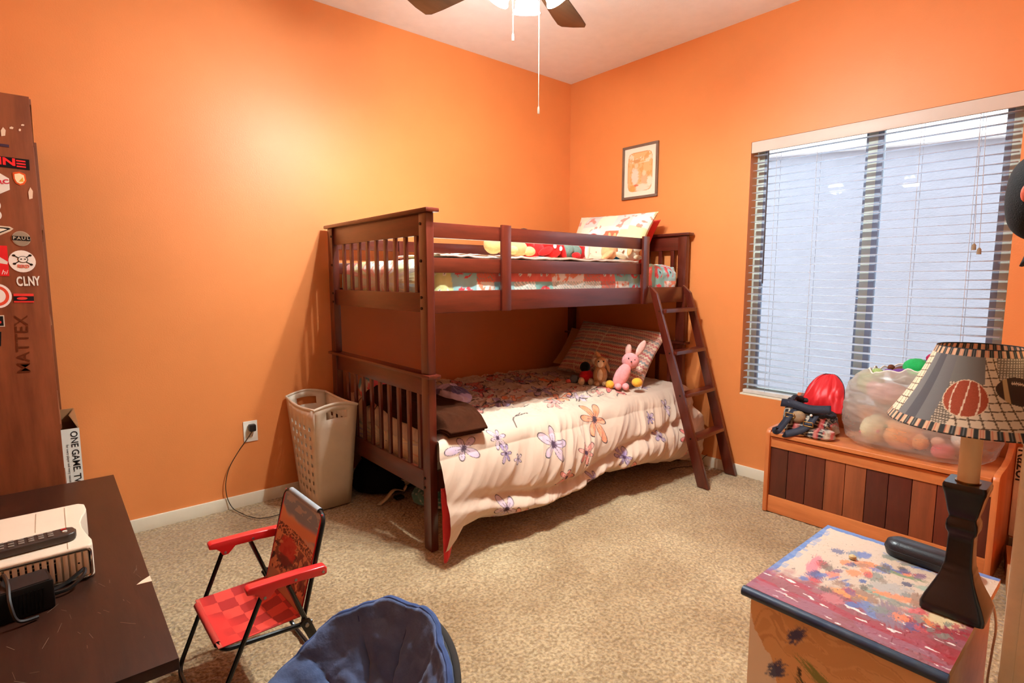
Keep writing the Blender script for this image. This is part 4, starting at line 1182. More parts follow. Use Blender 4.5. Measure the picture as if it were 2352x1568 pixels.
for i_, ch_ in enumerate('CLNY'):
    letters(ch_, -3.3355 + i_ * .0142, 1.2195 + i_ * .0004, .0405, (232, 226, 212), 0, .0013, .52, 1)
s8 = sticker('bar_sticker', rc(-3.353, -3.305, 1.154, 1.182, -1.5), (226, 60, 50))
sticker('bar_field', rc(-3.353, -3.305, 1.159, 1.174, -1.5), (26, 24, 24), 1, s8); sticker('bar_oval', ov(-3.333, 1.167, .013, .0045, 16), (226, 60, 50), 2, s8)
s9 = sticker('circle_sticker', ov(-3.39, 1.176, .033, .038), (236, 228, 220)); sticker('circle_ring', ov(-3.39, 1.176, .027, .031), (216, 76, 50), 1, s9); sticker('circle_field', ov(-3.39, 1.176, .019, .022), (236, 228, 220), 2, s9)
s10 = sticker('patch_sticker', rc(-3.43, -3.380, 1.080, 1.116, -1), (206, 190, 168)); sticker('patch_field', rc(-3.43, -3.3825, 1.083, 1.113, -1), (28, 24, 22), 1, s10); sticker('patch_mark', ov(-3.391, 1.094, .004, .004, 10), (206, 60, 50), 2, s10)
sticker('dark_sticker', [(-3.43, 1.062), (-3.390, 1.064), (-3.394, 1.02), (-3.43, .99)], (24, 22, 22))
letters('MATTEX', -3.3415, 1.020, .045, (92, 44, 22), 0, .0001, 1.08, 88)

# cardboard carton standing on the bottom shelf, sticking out towards the room
crt = thing('cardboard_carton', 'open white printed cardboard carton on the bottom of the bookshelf', 'box', (-3.33, -.16, .078))
kraft = mat('kraft_board', (146, 98, 58), rough=.85, var=.1); white_b = mat('white_carton', (232, 224, 210), rough=.6, var=.04)
cx0, cx1, cy0, cy1, cz0, cz1 = -3.50, -3.208, -.225, -.060, .079, .600
MB().box(cx0, cx1, cy0, cy0 + .004, cz0, cz1).build('carton_face', white_b, crt)
MB().box(cx0, cx1, cy1 - .004, cy1, cz0, cz1).build('carton_face', kraft, crt)
MB().box(cx0, cx0 + .004, cy0 + .004, cy1 - .004, cz0, cz1).build('carton_face', kraft, crt)
MB().box(cx1 - .004, cx1, cy0 + .004, cy1 - .004, cz0, cz1).build('carton_face', white_b, crt)
MB().box(cx0 + .004, cx1 - .004, cy0 + .004, cy1 - .004, cz0, cz0 + .004).build('carton_face', kraft, crt)
MB().hexa([(cx1 - .004, cy0, cz1), (cx1, cy0, cz1), (cx1, cy1, cz1), (cx1 - .004, cy1, cz1), (cx1 - .03, cy0 + .05, cz1 + .05), (cx1 - .026, cy0 + .05, cz1 + .05), (cx1 - .008, cy1, cz1 + .055), (cx1 - .012, cy1, cz1 + .055)]).build('flap', kraft, crt)
MB().hexa([(cx0, cy1 - .004, cz1), (cx1, cy1 - .004, cz1), (cx1, cy1, cz1), (cx0, cy1, cz1), (cx0, cy1 + .008, cz1 + .055), (cx1 - .01, cy1 + .008, cz1 + .055), (cx1 - .01, cy1 + .012, cz1 + .055), (cx0, cy1 + .012, cz1 + .055)]).build('flap', kraft, crt)
Mt = frame_m((-3.228, cy0 - .0006, .590), (0, 0, -1), (1, 0, 0))
text_mb('ONE GAME. TWO WINS.', .034, Mt, .0004, 'LEFT', .0004, .98).build('lettering', mat('ink_dark', (36, 32, 30), rough=.5), crt, smooth=0)
Mt = frame_m((-3.252, cy0 - .0006, .535), (0, 0, -1), (1, 0, 0))
text_mb('for every player and every season', .012, Mt, .0003, 'LEFT', 0, 1).build('lettering', mat('ink_grey', (110, 104, 100), rough=.5), crt, smooth=0)

# ================================================================== DESK
DZ = .56
dkw = wood('espresso_veneer', (54, 28, 17), (36, 18, 11), rough=.38, axis='y', scale=5, coat=.08, spec=.3)
desk = thing('low_desk', 'dark brown low television stand with scuffed top', 'desk', (-3.39, -1.48, 0))
DX0, DX1, DY0, DY1 = -3.64, -3.142, -2.078, -.872
MB().box(DX0, DX1, DY0, DY1, DZ - .022, DZ).build('desk_top', dkw, desk, bevel=.0015)
MB().box(DX0 + .01, DX1 - .05, DY0 + .045, DY0 + .065, 0, DZ - .022).build('end_panel', dkw, desk)
MB().box(DX0 + .01, DX1 - .05, DY1 - .065, DY1 - .045, 0, DZ - .022).build('end_panel', dkw, desk)
MB().box(DX0 + .01, DX1 - .06, DY0 + .065, DY1 - .065, .16, .178).build('lower_shelf', dkw, desk)
MB().box(DX0 + .01, DX0 + .02, DY0 + .065, DY1 - .065, .0, DZ - .022).build('back_panel', dkw, desk)
scm = mat('exposed_chipboard', (232, 206, 176), rough=.8)
MB().prism([(-3.170, -1.748), (-3.158, -1.735), (-3.1418, -1.722), (-3.1415, -1.752), (-3.155, -1.750)], DZ - .006, DZ + .0006, 'xy').build('chip_mark', scm, desk)
rs_ = random.Random(11); scr = mat('scratch', (104, 84, 68), rough=.7)
for i in range(40):
    x0_, y0_ = rs_.uniform(-3.42, -3.16), rs_.uniform(-2.05, -1.66); l_ = rs_.uniform(.006, .035); an = rs_.gauss(-1.2, .5); w_ = rs_.uniform(.0002, .0005)
    dx_, dy_ = math.cos(an), math.sin(an)
    MB().hexa([(x0_ + sx_ * dx_ * l_ / 2 + sy_ * -dy_ * w_, y0_ + sx_ * dy_ * l_ / 2 + sy_ * dx_ * w_, z_) for z_ in (DZ - .001, DZ + .0003) for sx_, sy_ in ((-1, -1), (1, -1), (1, 1), (-1, 1))]).build('scratch', scr, desk, smooth=0)

# game console: white, waisted body with a ribbed vented end
con = thing('game_console', 'off-white game console with ribbed vented end lying on the dark desk', 'game console', (-3.37, -1.49, DZ))
cw = mat('console_white', (232, 216, 192), rough=.4, var=.03); chrome = mat('chrome_trim', (206, 196, 184), rough=.15, metal=1, var=.03)
CX0, CX1, CY0, CY1, CZ0, CZ1 = -3.500, -3.236, -1.650, -1.335, DZ + .002, DZ + .077
out_ = []
for (x, y) in ((CX1 - .006, CY0 + .004), (CX1, CY0 + .012), (CX1, CY0 + .04), (CX1 - .008, CY0 + .085), (CX1 - .014, CY0 + .13), (CX1 - .015, CY0 + .17), (CX1 - .010, CY0 + .205), (CX1 - .003, CY0 + .23), (CX1, CY0 + .26), (CX1 - .002, CY1 - .018), (CX1 - .014, CY1 - .003)):
    out_.append((x, y))
out_ += [(CX0 + (CX1 - x), y) for x, y in reversed(out_)]
MB().prism(out_, CZ0, CZ1, 'xy').build('console_body', cw, con, bevel=.006, seg=3)
MB().box(CX1 - .044, CX1 - .0425, CY0 + .01, CY1 - .02, CZ1 - .0005, CZ1 + .0006).box(CX1 - .10, CX1 - .0985, CY0 + .16, CY1 - .02, CZ1 - .0005, CZ1 + .0006).build('seam', mat('seam', (176, 150, 122)), con)
fr_ = round_corners([(CX0 + .02, CY0, CZ1 - .005), (CX1 - .006, CY0, CZ1 - .005), (CX1 - .006, CY0, CZ0 + .006), (CX0 + .006, CY0, CZ0 + .006), (CX0 + .006, CY0, CZ1 - .005), (CX0 + .02, CY0, CZ1 - .005)], .010, 5)
MB().tube(fr_, .0035, 8).build('chrome_bezel', chrome, con)
n_r = 21
for i in range(n_r):
    x = CX1 - .014 - i * .0118
    MB().box(x - .0042, x + .0042, CY0 - .003, CY0 + .006, CZ0 + .010, CZ1 - .009).build('vent_rib', cw, con, bevel=.0015)
    if i >= 4:
        for (z0_, z1_) in ((CZ0 + .012, CZ0 + .026), (CZ0 + .030, CZ0 + .052), (CZ0 + .056, CZ0 + .060)):
            MB().box(x - .0075, x - .0043, CY0 + .0005, CY0 + .0043, z0_, z1_).build('vent_slot', mat('vent_dark', (30, 24, 20)), con, smooth=0)
MB().prism([(CX1 - .027 + .002 * math.cos(a), CZ0 + .042 + .002 * math.sin(a)) for a in np.linspace(0, 6.28, 10, endpoint=False)], CY0 - .0035, CY0, 'xz').build('sensor_dot', mat('vent_dark', (30, 24, 20)), con)

# remote control lying on the console
rmt = thing('remote_control', 'long black remote control lying on the game console', 'remote control', (-3.36, -1.585, CZ1 + .001))
rp = [(-.115, -.024), (.105, -.025), (.117, -.018), (.121, 0), (.117, .018), (.105, .025), (-.115, .024), (-.12, 0)]
Mr = Matrix.Translation((-3.382, -1.585, CZ1 + .0015)) @ Matrix.Rotation(R(4), 4, 'Z')
mb = MB().prism(rp, 0, .018, 'xy'); mb.xform(0, Mr); mb.build('remote_body', mat('remote_plastic', (58, 48, 42), rough=.4), rmt, bevel=.004, seg=3)
key = mat('remote_key', (120, 110, 100), rough=.5); keyr = mat('remote_key_red', (190, 40, 36), rough=.4)
for i in range(9):
    for j in range(3):
        u_, v_ = .075 - i * .0165, -.012 + j * .012
        if i in (4, 5): v_ *= 1.25
        mb = MB().box(u_ - .005, u_ + .005, v_ - .0038, v_ + .0038, .0175, .0205); mb.xform(0, Mr); mb.build('key', key, rmt, bevel=.001)
mb = MB().box(.094, .104, .008, .014, .0175, .0205); mb.xform(0, Mr); mb.build('key', keyr, rmt, bevel=.001)
mb = MB().lathe([(.0045, .0175), (.0045, .0205)], (.100, -.004, 0), 12); mb.xform(0, Mr); mb.build('key', mat('remote_key_grey', (206, 198, 186)), rmt)

# power brick with its cable wound round it
pb = thing('power_adapter', 'black power adapter with its cable coiled round it on the desk', 'power adapter', (-3.37, -1.74, DZ))
pl = mat('adapter_plastic', (12, 11, 10), rough=.4, var=.1, spec=.3)
mb = MB().box(-.085, .062, -.034, .034, 0, .062); Mb = Matrix.Translation((-3.372, -1.718, DZ + .001)) @ Matrix.Rotation(R(9), 4, 'Z')
mb.xform(0, Mb); mb.build('adapter_body', pl, pb, bevel=.006)
for i in range(8):
    mb = MB().box(.0 + i * .006, .003 + i * .006, -.0355, -.034, .008, .05); mb.xform(0, Mb); mb.build('adapter_rib', pl, pb, smooth=0)
mb = MB().box(-.08, .056, -.030, .030, .0615, .0625); mb.xform(0, Mb); mb.build('adapter_label', mat('adapter_top', (44, 40, 38), rough=.25), pb)
cb = mat('black_cable', (22, 20, 19), rough=.4)
loop = []
for k in range(5):
    for a in np.linspace(0, 2 * math.pi, 22, endpoint=False):
        p = Mb @ Vector((-.052 + k * .0065 + .006 * math.sin(a * 2 + k), .043 * math.cos(a) * (1 + .05 * k % .1), max(.0045, .033 + .040 * math.sin(a))))
        loop.append(tuple(p))
MB().tube(loop, .0032, 6).build('cable_coil', cb, pb)
MB().tube(smooth_path([Mb @ Vector(p) for p in ((.02, .05, .005), (-.005, .052, .05), (-.006, .03, .074), (-.005, -.012, .07), (-.008, -.05, .045), (0, -.062, .012), (.03, -.058, .005))]), .0035, 6).build('cable', cb, pb)
MB().tube(smooth_path([Mb @ Vector(p) for p in ((.055, .018, .014), (.085, .024, .016), (.112, .030, .028), (.124, .034, .032), (.118, .020, .024), (.09, .010, .010), (.064, .012, .01))]), .0040, 6).build('plug_lead', cb, pb)

# ================================================================== CHILD'S FOLDING CHAIR
ch = thing('folding_chair', 'red and black child size folding chair with picture fabric back', 'chair', (-2.85, -1.425, 0))
tube_m = mat('black_tube', (20, 19, 20), rough=.3, var=.05, coat=.2); red_pl = mat('red_plastic', (226, 44, 44), rough=.3, coat=.3, var=.03)
YL, YR_ = -1.252, -1.602; tr = .0068
MB().tube(round_corners([(-2.897, YL, .352), (-3.042, YL, .0075), (-3.034, YR_, .0075), (-2.878, YR_, .352)], .04), tr, 8).build('front_leg_frame', tube_m, ch)
MB().tube(round_corners([(-2.812, YL + .004, .356), (-2.690, YL + .004, .0075), (-2.680, YR_ - .004, .0075), (-2.806, YR_ - .004, .356)], .04), tr, 8).build('rear_leg_frame', tube_m, ch)
MB().tube(round_corners([(-2.742, YL - .022, .205), (-2.988, YL - .022, .222), (-2.982, YR_ + .022, .222), (-2.735, YR_ + .022, .205)], .035), tr, 8).build('seat_frame', tube_m, ch)
MB().tube(round_corners([(-2.772, YL - .024, .215), (-2.695, YL - .024, .522), (-2.682, YR_ + .024, .522), (-2.760, YR_ + .024, .215)], .035), tr, 8).build('back_frame', tube_m, ch)
def arm(y, xo):
    a = MB()
    prof = [(-2.938, .372), (-2.940, .386), (-2.932, .392), (-2.80, .389), (-2.722, .384), (-2.716, .378), (-2.716, .360), (-2.724, .356), (-2.79, .362), (-2.862, .364), (-2.873, .352), (-2.884, .342), (-2.900, .342), (-2.908, .358), (-2.918, .368)]
    a.prism([(x + xo, z) for x, z in prof], y - .0155, y + .0155)
    o = a.build('armrest', red_pl, ch, bevel=.005, seg=3)
    for (x, z) in ((-2.893, .351), (-2.808, .372), (-2.728, .368)):
        MB().prism([(x + xo + .004 * math.cos(q), z + .004 * math.sin(q)) for q in np.linspace(0, 6.28, 10, endpoint=False)], y - .0175, y - .0150).build('rivet', mat('rivet_steel', (150, 146, 140), rough=.3, metal=.8), o)
arm(YL, 0); arm(YR_, .02)
for y in (YL + .012, YR_ - .012):     # folding joints at the back of the seat
    MB().prism([(-2.782, .232), (-2.768, .244), (-2.752, .238), (-2.730, .178), (-2.722, .150), (-2.734, .140), (-2.746, .146), (-2.766, .196)], y - .005, y + .005).build('joint_plate', tube_m, ch, bevel=.002)
    for (x, z) in ((-2.764, .226), (-2.732, .158)):
        MB().tube([(x, y - .011, z), (x, y + .011, z)], .006, 8).build('rivet', mat('rivet_steel', (150, 146, 140)), ch)
fab = paintmat('printed_polyester', rough=.55, bump=.15, bscale=900, sheen=.1)
u_, v_ = np.meshgrid(np.linspace(0, 1, 130), np.linspace(0, 1, 130), indexing='ij')
# back panel: u across (left to right), v up
Xk = -2.768 + .012 * u_ + v_ * .078 + .010 * np.sin(math.pi * u_) * np.sin(math.pi * v_)
Yk = (YL - .030) + u_ * ((YR_ + .030) - (YL - .030)); Zk = .232 + v_ * .290
Xk = Xk - .0085
pr = Print(u_, v_, (226, 158, 110))
n1 = .06 * fbm(u_ * 4, v_ * 3, 3, 3)
pr.put(sstep(.70, .76, v_ + n1 + .25 * (u_ - .35)), (206, 178, 150)); pr.put(sstep(.74, .80, v_ + n1 + .18 * (u_ - .3)), (132, 148, 160)); pr.put((v_ > .84) & (fbm(u_ * 5, v_ * 12, 3, 5) > .1), (190, 186, 176), .7)
pr.put(sstep(.56, .60, v_ - .1 * u_ + n1) * (1 - sstep(.66, .72, v_ - .1 * u_)) * 1.0, (222, 150, 104))
pr.put((np.abs(v_ - .60 + .05 * u_) < .05) & (fbm(u_ * 26, v_ * 40, 3, 7) > -.02), (104, 62, 42))
pr.put((v_ < .52) & (fbm(u_ * 10, v_ * 14, 4, 11) > .12), (150, 88, 58)); pr.put((v_ < .42) & (fbm(u_ * 14, v_ * 12, 4, 15) > .25), (84, 50, 36)); pr.put((u_ > .55) & (v_ < .5) & (fbm(u_ * 7, v_ * 7, 3, 19) > .02), (120, 60, 36), .85)
pr.blob(.34, .40, .20, .15, 10, (204, 58, 40), .12, .9, rag=.35); pr.blob(.34, .29, .22, .05, 0, (90, 48, 34), .3, .8, rag=.4)
pr.put(v_ < .14 + n1, (196, 140, 100)); pr.put((v_ > .96), (168, 166, 160), .6); pr.put((u_ < .02) | (u_ > .98), (206, 40, 36))
MB().grid(np.stack([Xk, Yk, Zk], -1), pr.C).build('back_fabric', fab, ch, smooth=60, solid=.003)
hem_ = MB(); a_, b_ = np.meshgrid(np.linspace(0, 2 * math.pi, 14, endpoint=False), np.linspace(0.10, .90, 30), indexing='ij')
hem_.grid(np.stack([-2.6915 + .010 * b_ + .010 * np.cos(a_), (YL - .030) + b_ * (YR_ - YL + .06), .522 + .010 * np.sin(a_)], -1), closeu=True)
hem_.build('top_sleeve', mat('sleeve_grey', (160, 166, 168), rough=.6, col2=(132, 140, 146)), ch, smooth=80)
# seat panel: u across, v front to back
Xs = -2.988 + v_ * .222; Ys = (YL - .026) + u_ * ((YR_ + .026) - (YL - .026)); Zs = .229 + .002 * v_ - .020 * np.sin(math.pi * u_) ** .8 * np.sin(math.pi * np.clip(v_ * .9 + .1, 0, 1))
pr = Print(u_, v_, (216, 44, 38))
cu, cv = np.floor(u_ * 6 + .35 * v_), np.floor(v_ * 4.4 - .2 * u_)
fade = sstep(.15, .6, v_ + .35 * (1 - u_) + .3 * fbm(u_ * 3, v_ * 3, 2, 3))
pr.put((np.mod(cu + cv, 2) < 1) * fade, (150, 30, 28), .75); pr.put((np.mod(cu + cv, 2) >= 1) * fade, (232, 84, 66), .45)
pr.put(v_ < .05, (196, 84, 66))
MB().grid(np.stack([Xs, Ys, Zs], -1), pr.C).build('seat_fabric', fab, ch, smooth=60, solid=.003)
a_, b_ = np.meshgrid(np.linspace(0, 2 * math.pi, 14, endpoint=False), np.linspace(.08, .88, 26), indexing='ij')
MB().grid(np.stack([-2.988 + .006 * b_ + .0095 * np.cos(a_), (YL - .022) + b_ * (YR_ - YL + .044), .222 + .0095 * np.sin(a_)], -1), closeu=True).build('front_sleeve', mat('sleeve_red', (176, 60, 46), rough=.6, col2=(206, 44, 38)), ch, smooth=80)

# ================================================================== BLUE SAUCER CHAIR
sc = thing('saucer_chair', 'round padded blue fabric saucer chair on a dark folding frame', 'chair', (-2.86, -2.12, 0))
az, ti = R(180.3), R(55.0); Mc = Vector((-2.868, -2.120, .314)); RS = .256
Nn = Vector((math.cos(az) * math.cos(ti), math.sin(az) * math.cos(ti), math.sin(ti))); Ss = Vector((0, 0, 1)).cross(Nn).normalized(); Wn = Nn.cross(Ss)
def sp_(a, rr, dep):
    return Mc + Ss * (rr * math.cos(a)) + Wn * (rr * math.sin(a)) - Nn * dep
nA, nR = 160, 46
th = np.linspace(0, 2 * math.pi, nA, endpoint=False); rh = np.linspace(0, 1, nR)
A_, H_ = np.meshgrid(th, rh, indexing='ij')
NP = 10
seam = np.abs(np.sin(A_ * NP / 2 + .4))        # 0 on seams
dep = .125 * (1 - H_ ** 2.0) - .018 * (seam ** .45) * np.sin(math.pi * np.clip(H_, 0, 1)) ** .6 - .012 * fbm(np.cos(A_) * H_ * 4, np.sin(A_) * H_ * 4, 3, 5) - .008 * ridged(np.cos(A_) * H_ * 3 + 1, np.sin(A_) * H_ * 3, 2, 8)
rimr = 1 + .020 * np.cos(A_ * NP + .8 + math.pi) * H_ ** 6 + .02 * H_ ** 4 * fbm(np.cos(A_) * 2, np.sin(A_) * 2, 2, 9)
P = np.zeros(A_.shape + (3,))
for i in range(3):
    P[..., i] = Mc[i] + Ss[i] * RS * rimr * H_ * np.cos(A_) + Wn[i] * RS * rimr * H_ * np.sin(A_) - Nn[i] * dep
blue = mat('blue_suede', (74, 88, 122), rough=.95, col2=(92, 106, 140), scale=9, spec=.1, sheen=.1, bump=.3, bscale=120)
MB().grid(P, closeu=True).build('padded_seat', blue, sc, smooth=60, solid=.02)
rim = [tuple(P[i, -1]) for i in range(nA)]
MB().tube(rim, .0075, 8, closed=True).build('rim_piping', mat('blue_piping', (64, 82, 126), rough=.8, spec=.15), sc)
for k in range(NP):
    a = (k * math.pi - .4) * 2 / NP; i = int(round((a % (2 * math.pi)) / (2 * math.pi) * nA)) % nA
    MB().tube([tuple(Vector(P[i, j]) + Nn * .0105) for j in range(8, nR - 1)], .0022, 5).build('seam', mat('blue_seam', (48, 62, 106), rough=.9), sc)
fr2 = [tuple(sp_(a, RS - .012, .035)) for a in np.linspace(0, 2 * math.pi, 60, endpoint=False)]
MB().tube(fr2, .009, 8, closed=True).build('ring_frame', tube_m, sc)
# fabric cover behind the top rim
for (a0, off) in ((R(20), .0), (R(160), .0)):
    top_ = sp_(a0, RS - .01, .04); foot = Vector((-2.62 if True else 0, top_.y, .009))
    MB().tube(smooth_path([tuple(top_), tuple((top_ + foot) / 2 + Vector((.02, 0, -.02))), tuple(foot)], 6), .009, 8).build('rear_leg', tube_m, sc)
for a0 in (R(-25), R(205)):
    top_ = sp_(a0, RS - .01, .04); foot = Vector((-3.03, top_.y, .009))
    MB().tube([tuple(top_), tuple(foot)], .009, 8).build('front_leg', tube_m, sc)
MB().tube([(-2.62, sp_(R(20), RS - .01, .04).y, .009), (-2.62, sp_(R(160), RS - .01, .04).y, .009)], .009, 8).build('foot_bar', tube_m, sc)
bk = [];
A2, H2 = np.meshgrid(np.linspace(R(30), R(120), 40), np.linspace(.80, 1.03, 6), indexing='ij')
P2 = np.zeros(A2.shape + (3,))
for i in range(3):
    P2[..., i] = Mc[i] + Ss[i] * RS * H2 * np.cos(A2) + Wn[i] * RS * H2 * np.sin(A2) - Nn[i] * .034
MB().grid(P2).build('back_sleeve', mat('dark_canvas', (52, 44, 40), rough=.9), sc, smooth=60, solid=.006)
# ================================================================== TOY CHEST BENCH
oak_y = wood('honey_wood_cross', (216, 130, 72), (190, 106, 54), rough=.36, axis='y', scale=4, coat=.25)
oak_z = wood('honey_wood_upright', (212, 124, 68), (184, 100, 50), rough=.36, axis='z', scale=4, coat=.25)
ben = thing('toy_chest', 'wooden bench chest with red brown plank front under the window', 'chest', (-.22, -2.32, 0))
KX0, KX1, KY0, KY1 = -.42, -.026, -2.775, -1.885
prof = [(KX0 - .012, 0), (KX1, 0), (KX1, .585), (KX1 - .035, .590), (KX1 - .06, .575), (KX1 - .11, .50), (KX1 - .17, .465), (KX1 - .25, .452), (KX0 + .02, .448), (KX0 - .004, .440), (KX0 - .012, .425)]
for ya, yb in ((KY0 - .022, KY0), (KY1, KY1 + .022)):
    MB().prism(prof, ya, yb).build('side_board', oak_z, ben, bevel=.004)
MB().box(KX1 - .018, KX1, KY0, KY1, 0.0, .57).build('back_board', oak_y, ben, bevel=.002)
MB().box(KX0 - .016, KX1 - .03, KY0 + .002, KY1 - .002, .412, .434).build('lid', oak_y, ben, bevel=.005, seg=3)
MB().box(KX0, KX0 + .02, KY0, KY1, .352, .405).build('front_rail', oak_y, ben, bevel=.002)
MB().box(KX0, KX0 + .02, KY0, KY1, 0, .088).build('front_rail', oak_y, ben, bevel=.002)
MB().box(KX0 + .02, KX1 - .018, KY0, KY1, .03, .045).build('chest_floor', oak_y, ben)
cols = [(86, 38, 24), (96, 40, 26), (104, 46, 28), (150, 78, 44), (156, 84, 48), (82, 32, 22), (92, 36, 24), (146, 74, 42), (112, 42, 24), (100, 40, 24)]
n = len(cols); w = (KY1 - KY0) / n
for i, c in enumerate(cols):
    y1 = KY1 - i * w; m_ = wood('chest_plank_%s' % 'abcdefghij'[i], c, tuple(int(v * .82) for v in c), rough=.4, axis='z', scale=5, coat=.15)
    MB().box(KX0 + .006, KX0 + .018, y1 - w + .0012, y1 - .0012, .088, .352).build('plank', m_, ben, bevel=.002)

# ------------------------------------------------------------------ black backpack with red lining flap
bp = thing('backpack', 'open dark plaid backpack with red lined flap on the chest', 'backpack', (-.26, -2.02, .434))
nav = mat('navy_strap', (36, 38, 52), rough=.7, var=.15, bump=.3, bscale=300); gold = mat('brass_buckle', (176, 128, 60), rough=.3, metal=.9)
def plaid(P):
    a = P[..., 1]; b = P[..., 2] + P[..., 0]
    pr = Print(a, b, (30, 28, 32))
    pr.put((np.mod(a, .05) < .008) | (np.mod(b, .05) < .008), (206, 196, 176), .75); pr.put((np.mod(a + .02, .05) < .004) | (np.mod(b + .02, .05) < .004), (206, 196, 176), .6)
    pr.put((np.mod(a, .11) > .09), (190, 60, 60), .7); pr.put((a < -2.13), (206, 184, 160), .6); pr.put((a < -2.13) & (np.mod(a, .035) < .01), (190, 60, 60), .8)
    return pr.C
a_, b_ = np.meshgrid(np.linspace(0, 2 * math.pi, 90, endpoint=False), np.linspace(0, 1, 40), indexing='ij')
rr_ = np.interp(b_, [0, .1, .5, .8, 1.0], [.86, 1.0, .97, .90, .78]); g_ = 1 + .10 * fbm(np.cos(a_) * 1.5 + b_, np.sin(a_) * 1.5 + b_ * 2, 3, 14)
ca, sa = np.sign(np.cos(a_)) * np.abs(np.cos(a_)) ** .7, np.sign(np.sin(a_)) * np.abs(np.sin(a_)) ** .7
P = np.stack([-.265 + .115 * rr_ * g_ * ca, -2.016 + .122 * rr_ * g_ * sa, .437 + .125 * b_ * (1 + .25 * sa * b_) + .012 * b_ * fbm(ca * 2, sa * 2, 2, 3)], -1)
MB().grid(P, plaid(P), closeu=True).build('bag_body', paintmat('plaid_cloth', rough=.8), bp, smooth=60, solid=.006)
top = P[:, -1]
MB().tube([tuple(p) for p in top], .013, 8, closed=True).build('padded_rim', mat('black_padding', (26, 26, 30), rough=.7, bump=.4, bscale=120), bp)
u_, v_ = np.meshgrid(np.linspace(-1, 1, 40), np.linspace(0, 1, 30), indexing='ij')
hw = .100 * np.sqrt(np.clip(1 - (v_ * .985) ** 2.6, 0, 1))
FX_ = -.205 + .10 * v_ - .035 * (1 - u_ ** 2) * np.sin(math.pi * v_) + .010 * ridged(u_ * 1.8, v_ * 1.2, 2, 4); FY_ = -2.035 - u_ * hw - .0 * v_; FZ_ = .535 + .185 * v_
MB().grid(np.stack([FX_, FY_, FZ_], -1)).build('red_flap', mat('red_lining_nylon', (214, 28, 34), rough=.45, var=.08, sheen=.1), bp, smooth=70, solid=.006)
edge = [tuple(p) for p in np.stack([FX_, FY_, FZ_], -1)[0, :]] + [tuple(p) for p in np.stack([FX_, FY_, FZ_], -1)[-1, ::-1]]
MB().tube(edge, .0035, 6).build('flap_piping', mat('dark_piping', (60, 20, 30), rough=.6), bp)
def strap(path, wd, name='strap'):
    return ribbon(path, wd, up=(-1, .2, .35)).build(name, nav, bp, solid=.004, smooth=60)
strap([(-.36, -1.985, .565), (-.395, -1.965, .53), (-.412, -1.945, .49), (-.425, -1.925, .452), (-.432, -1.912, .446), (-.41, -1.902, .460)], .036)
strap([(-.36, -2.075, .545), (-.40, -2.06, .50), (-.42, -2.03, .47), (-.432, -1.995, .452), (-.436, -1.965, .440), (-.43, -1.955, .440)], .036)
strap([(-.33, -1.89, .575), (-.36, -1.96, .585), (-.37, -2.05, .575), (-.35, -2.14, .585)], .040, 'top_strap')
for (x, y, z) in ((-.400, -1.968, .522), (-.410, -2.062, .495)):
    MB().tube(round_corners([(x, y - .022, z), (x - .006, y - .022, z + .022), (x - .006, y + .022, z + .022), (x, y + .022, z), (x, y - .022, z)], .004, 3), .0022, 6).build('buckle', gold, bp)
MB().ell((-.375, -2.0, .525), (.022, .035, .032), (0, 0, 20), 14, 9, .15).build('tan_patch', mat('tan_suede', (176, 138, 92), rough=.9, col2=(120, 110, 100), scale=40), bp, smooth=60)
MB().ell((-.378, -2.06, .545), (.007, .007, .007), nu=10, nv=6).build('snap_button', mat('white_snap', (226, 220, 210), rough=.4), bp)
a_, b_ = np.meshgrid(np.linspace(0, 2 * math.pi, 60, endpoint=False), np.linspace(0, 1, 16), indexing='ij')
rr_ = np.interp(b_, [0, .2, .8, 1], [.8, 1, .9, .1])
P = np.stack([-.370 + .05 * rr_ * np.cos(a_), -2.10 + .075 * rr_ * np.sin(a_), .437 + .05 * b_], -1)
MB().grid(P, plaid(P), closeu=True).build('front_pocket', paintmat('plaid_cloth'), bp, smooth=60)

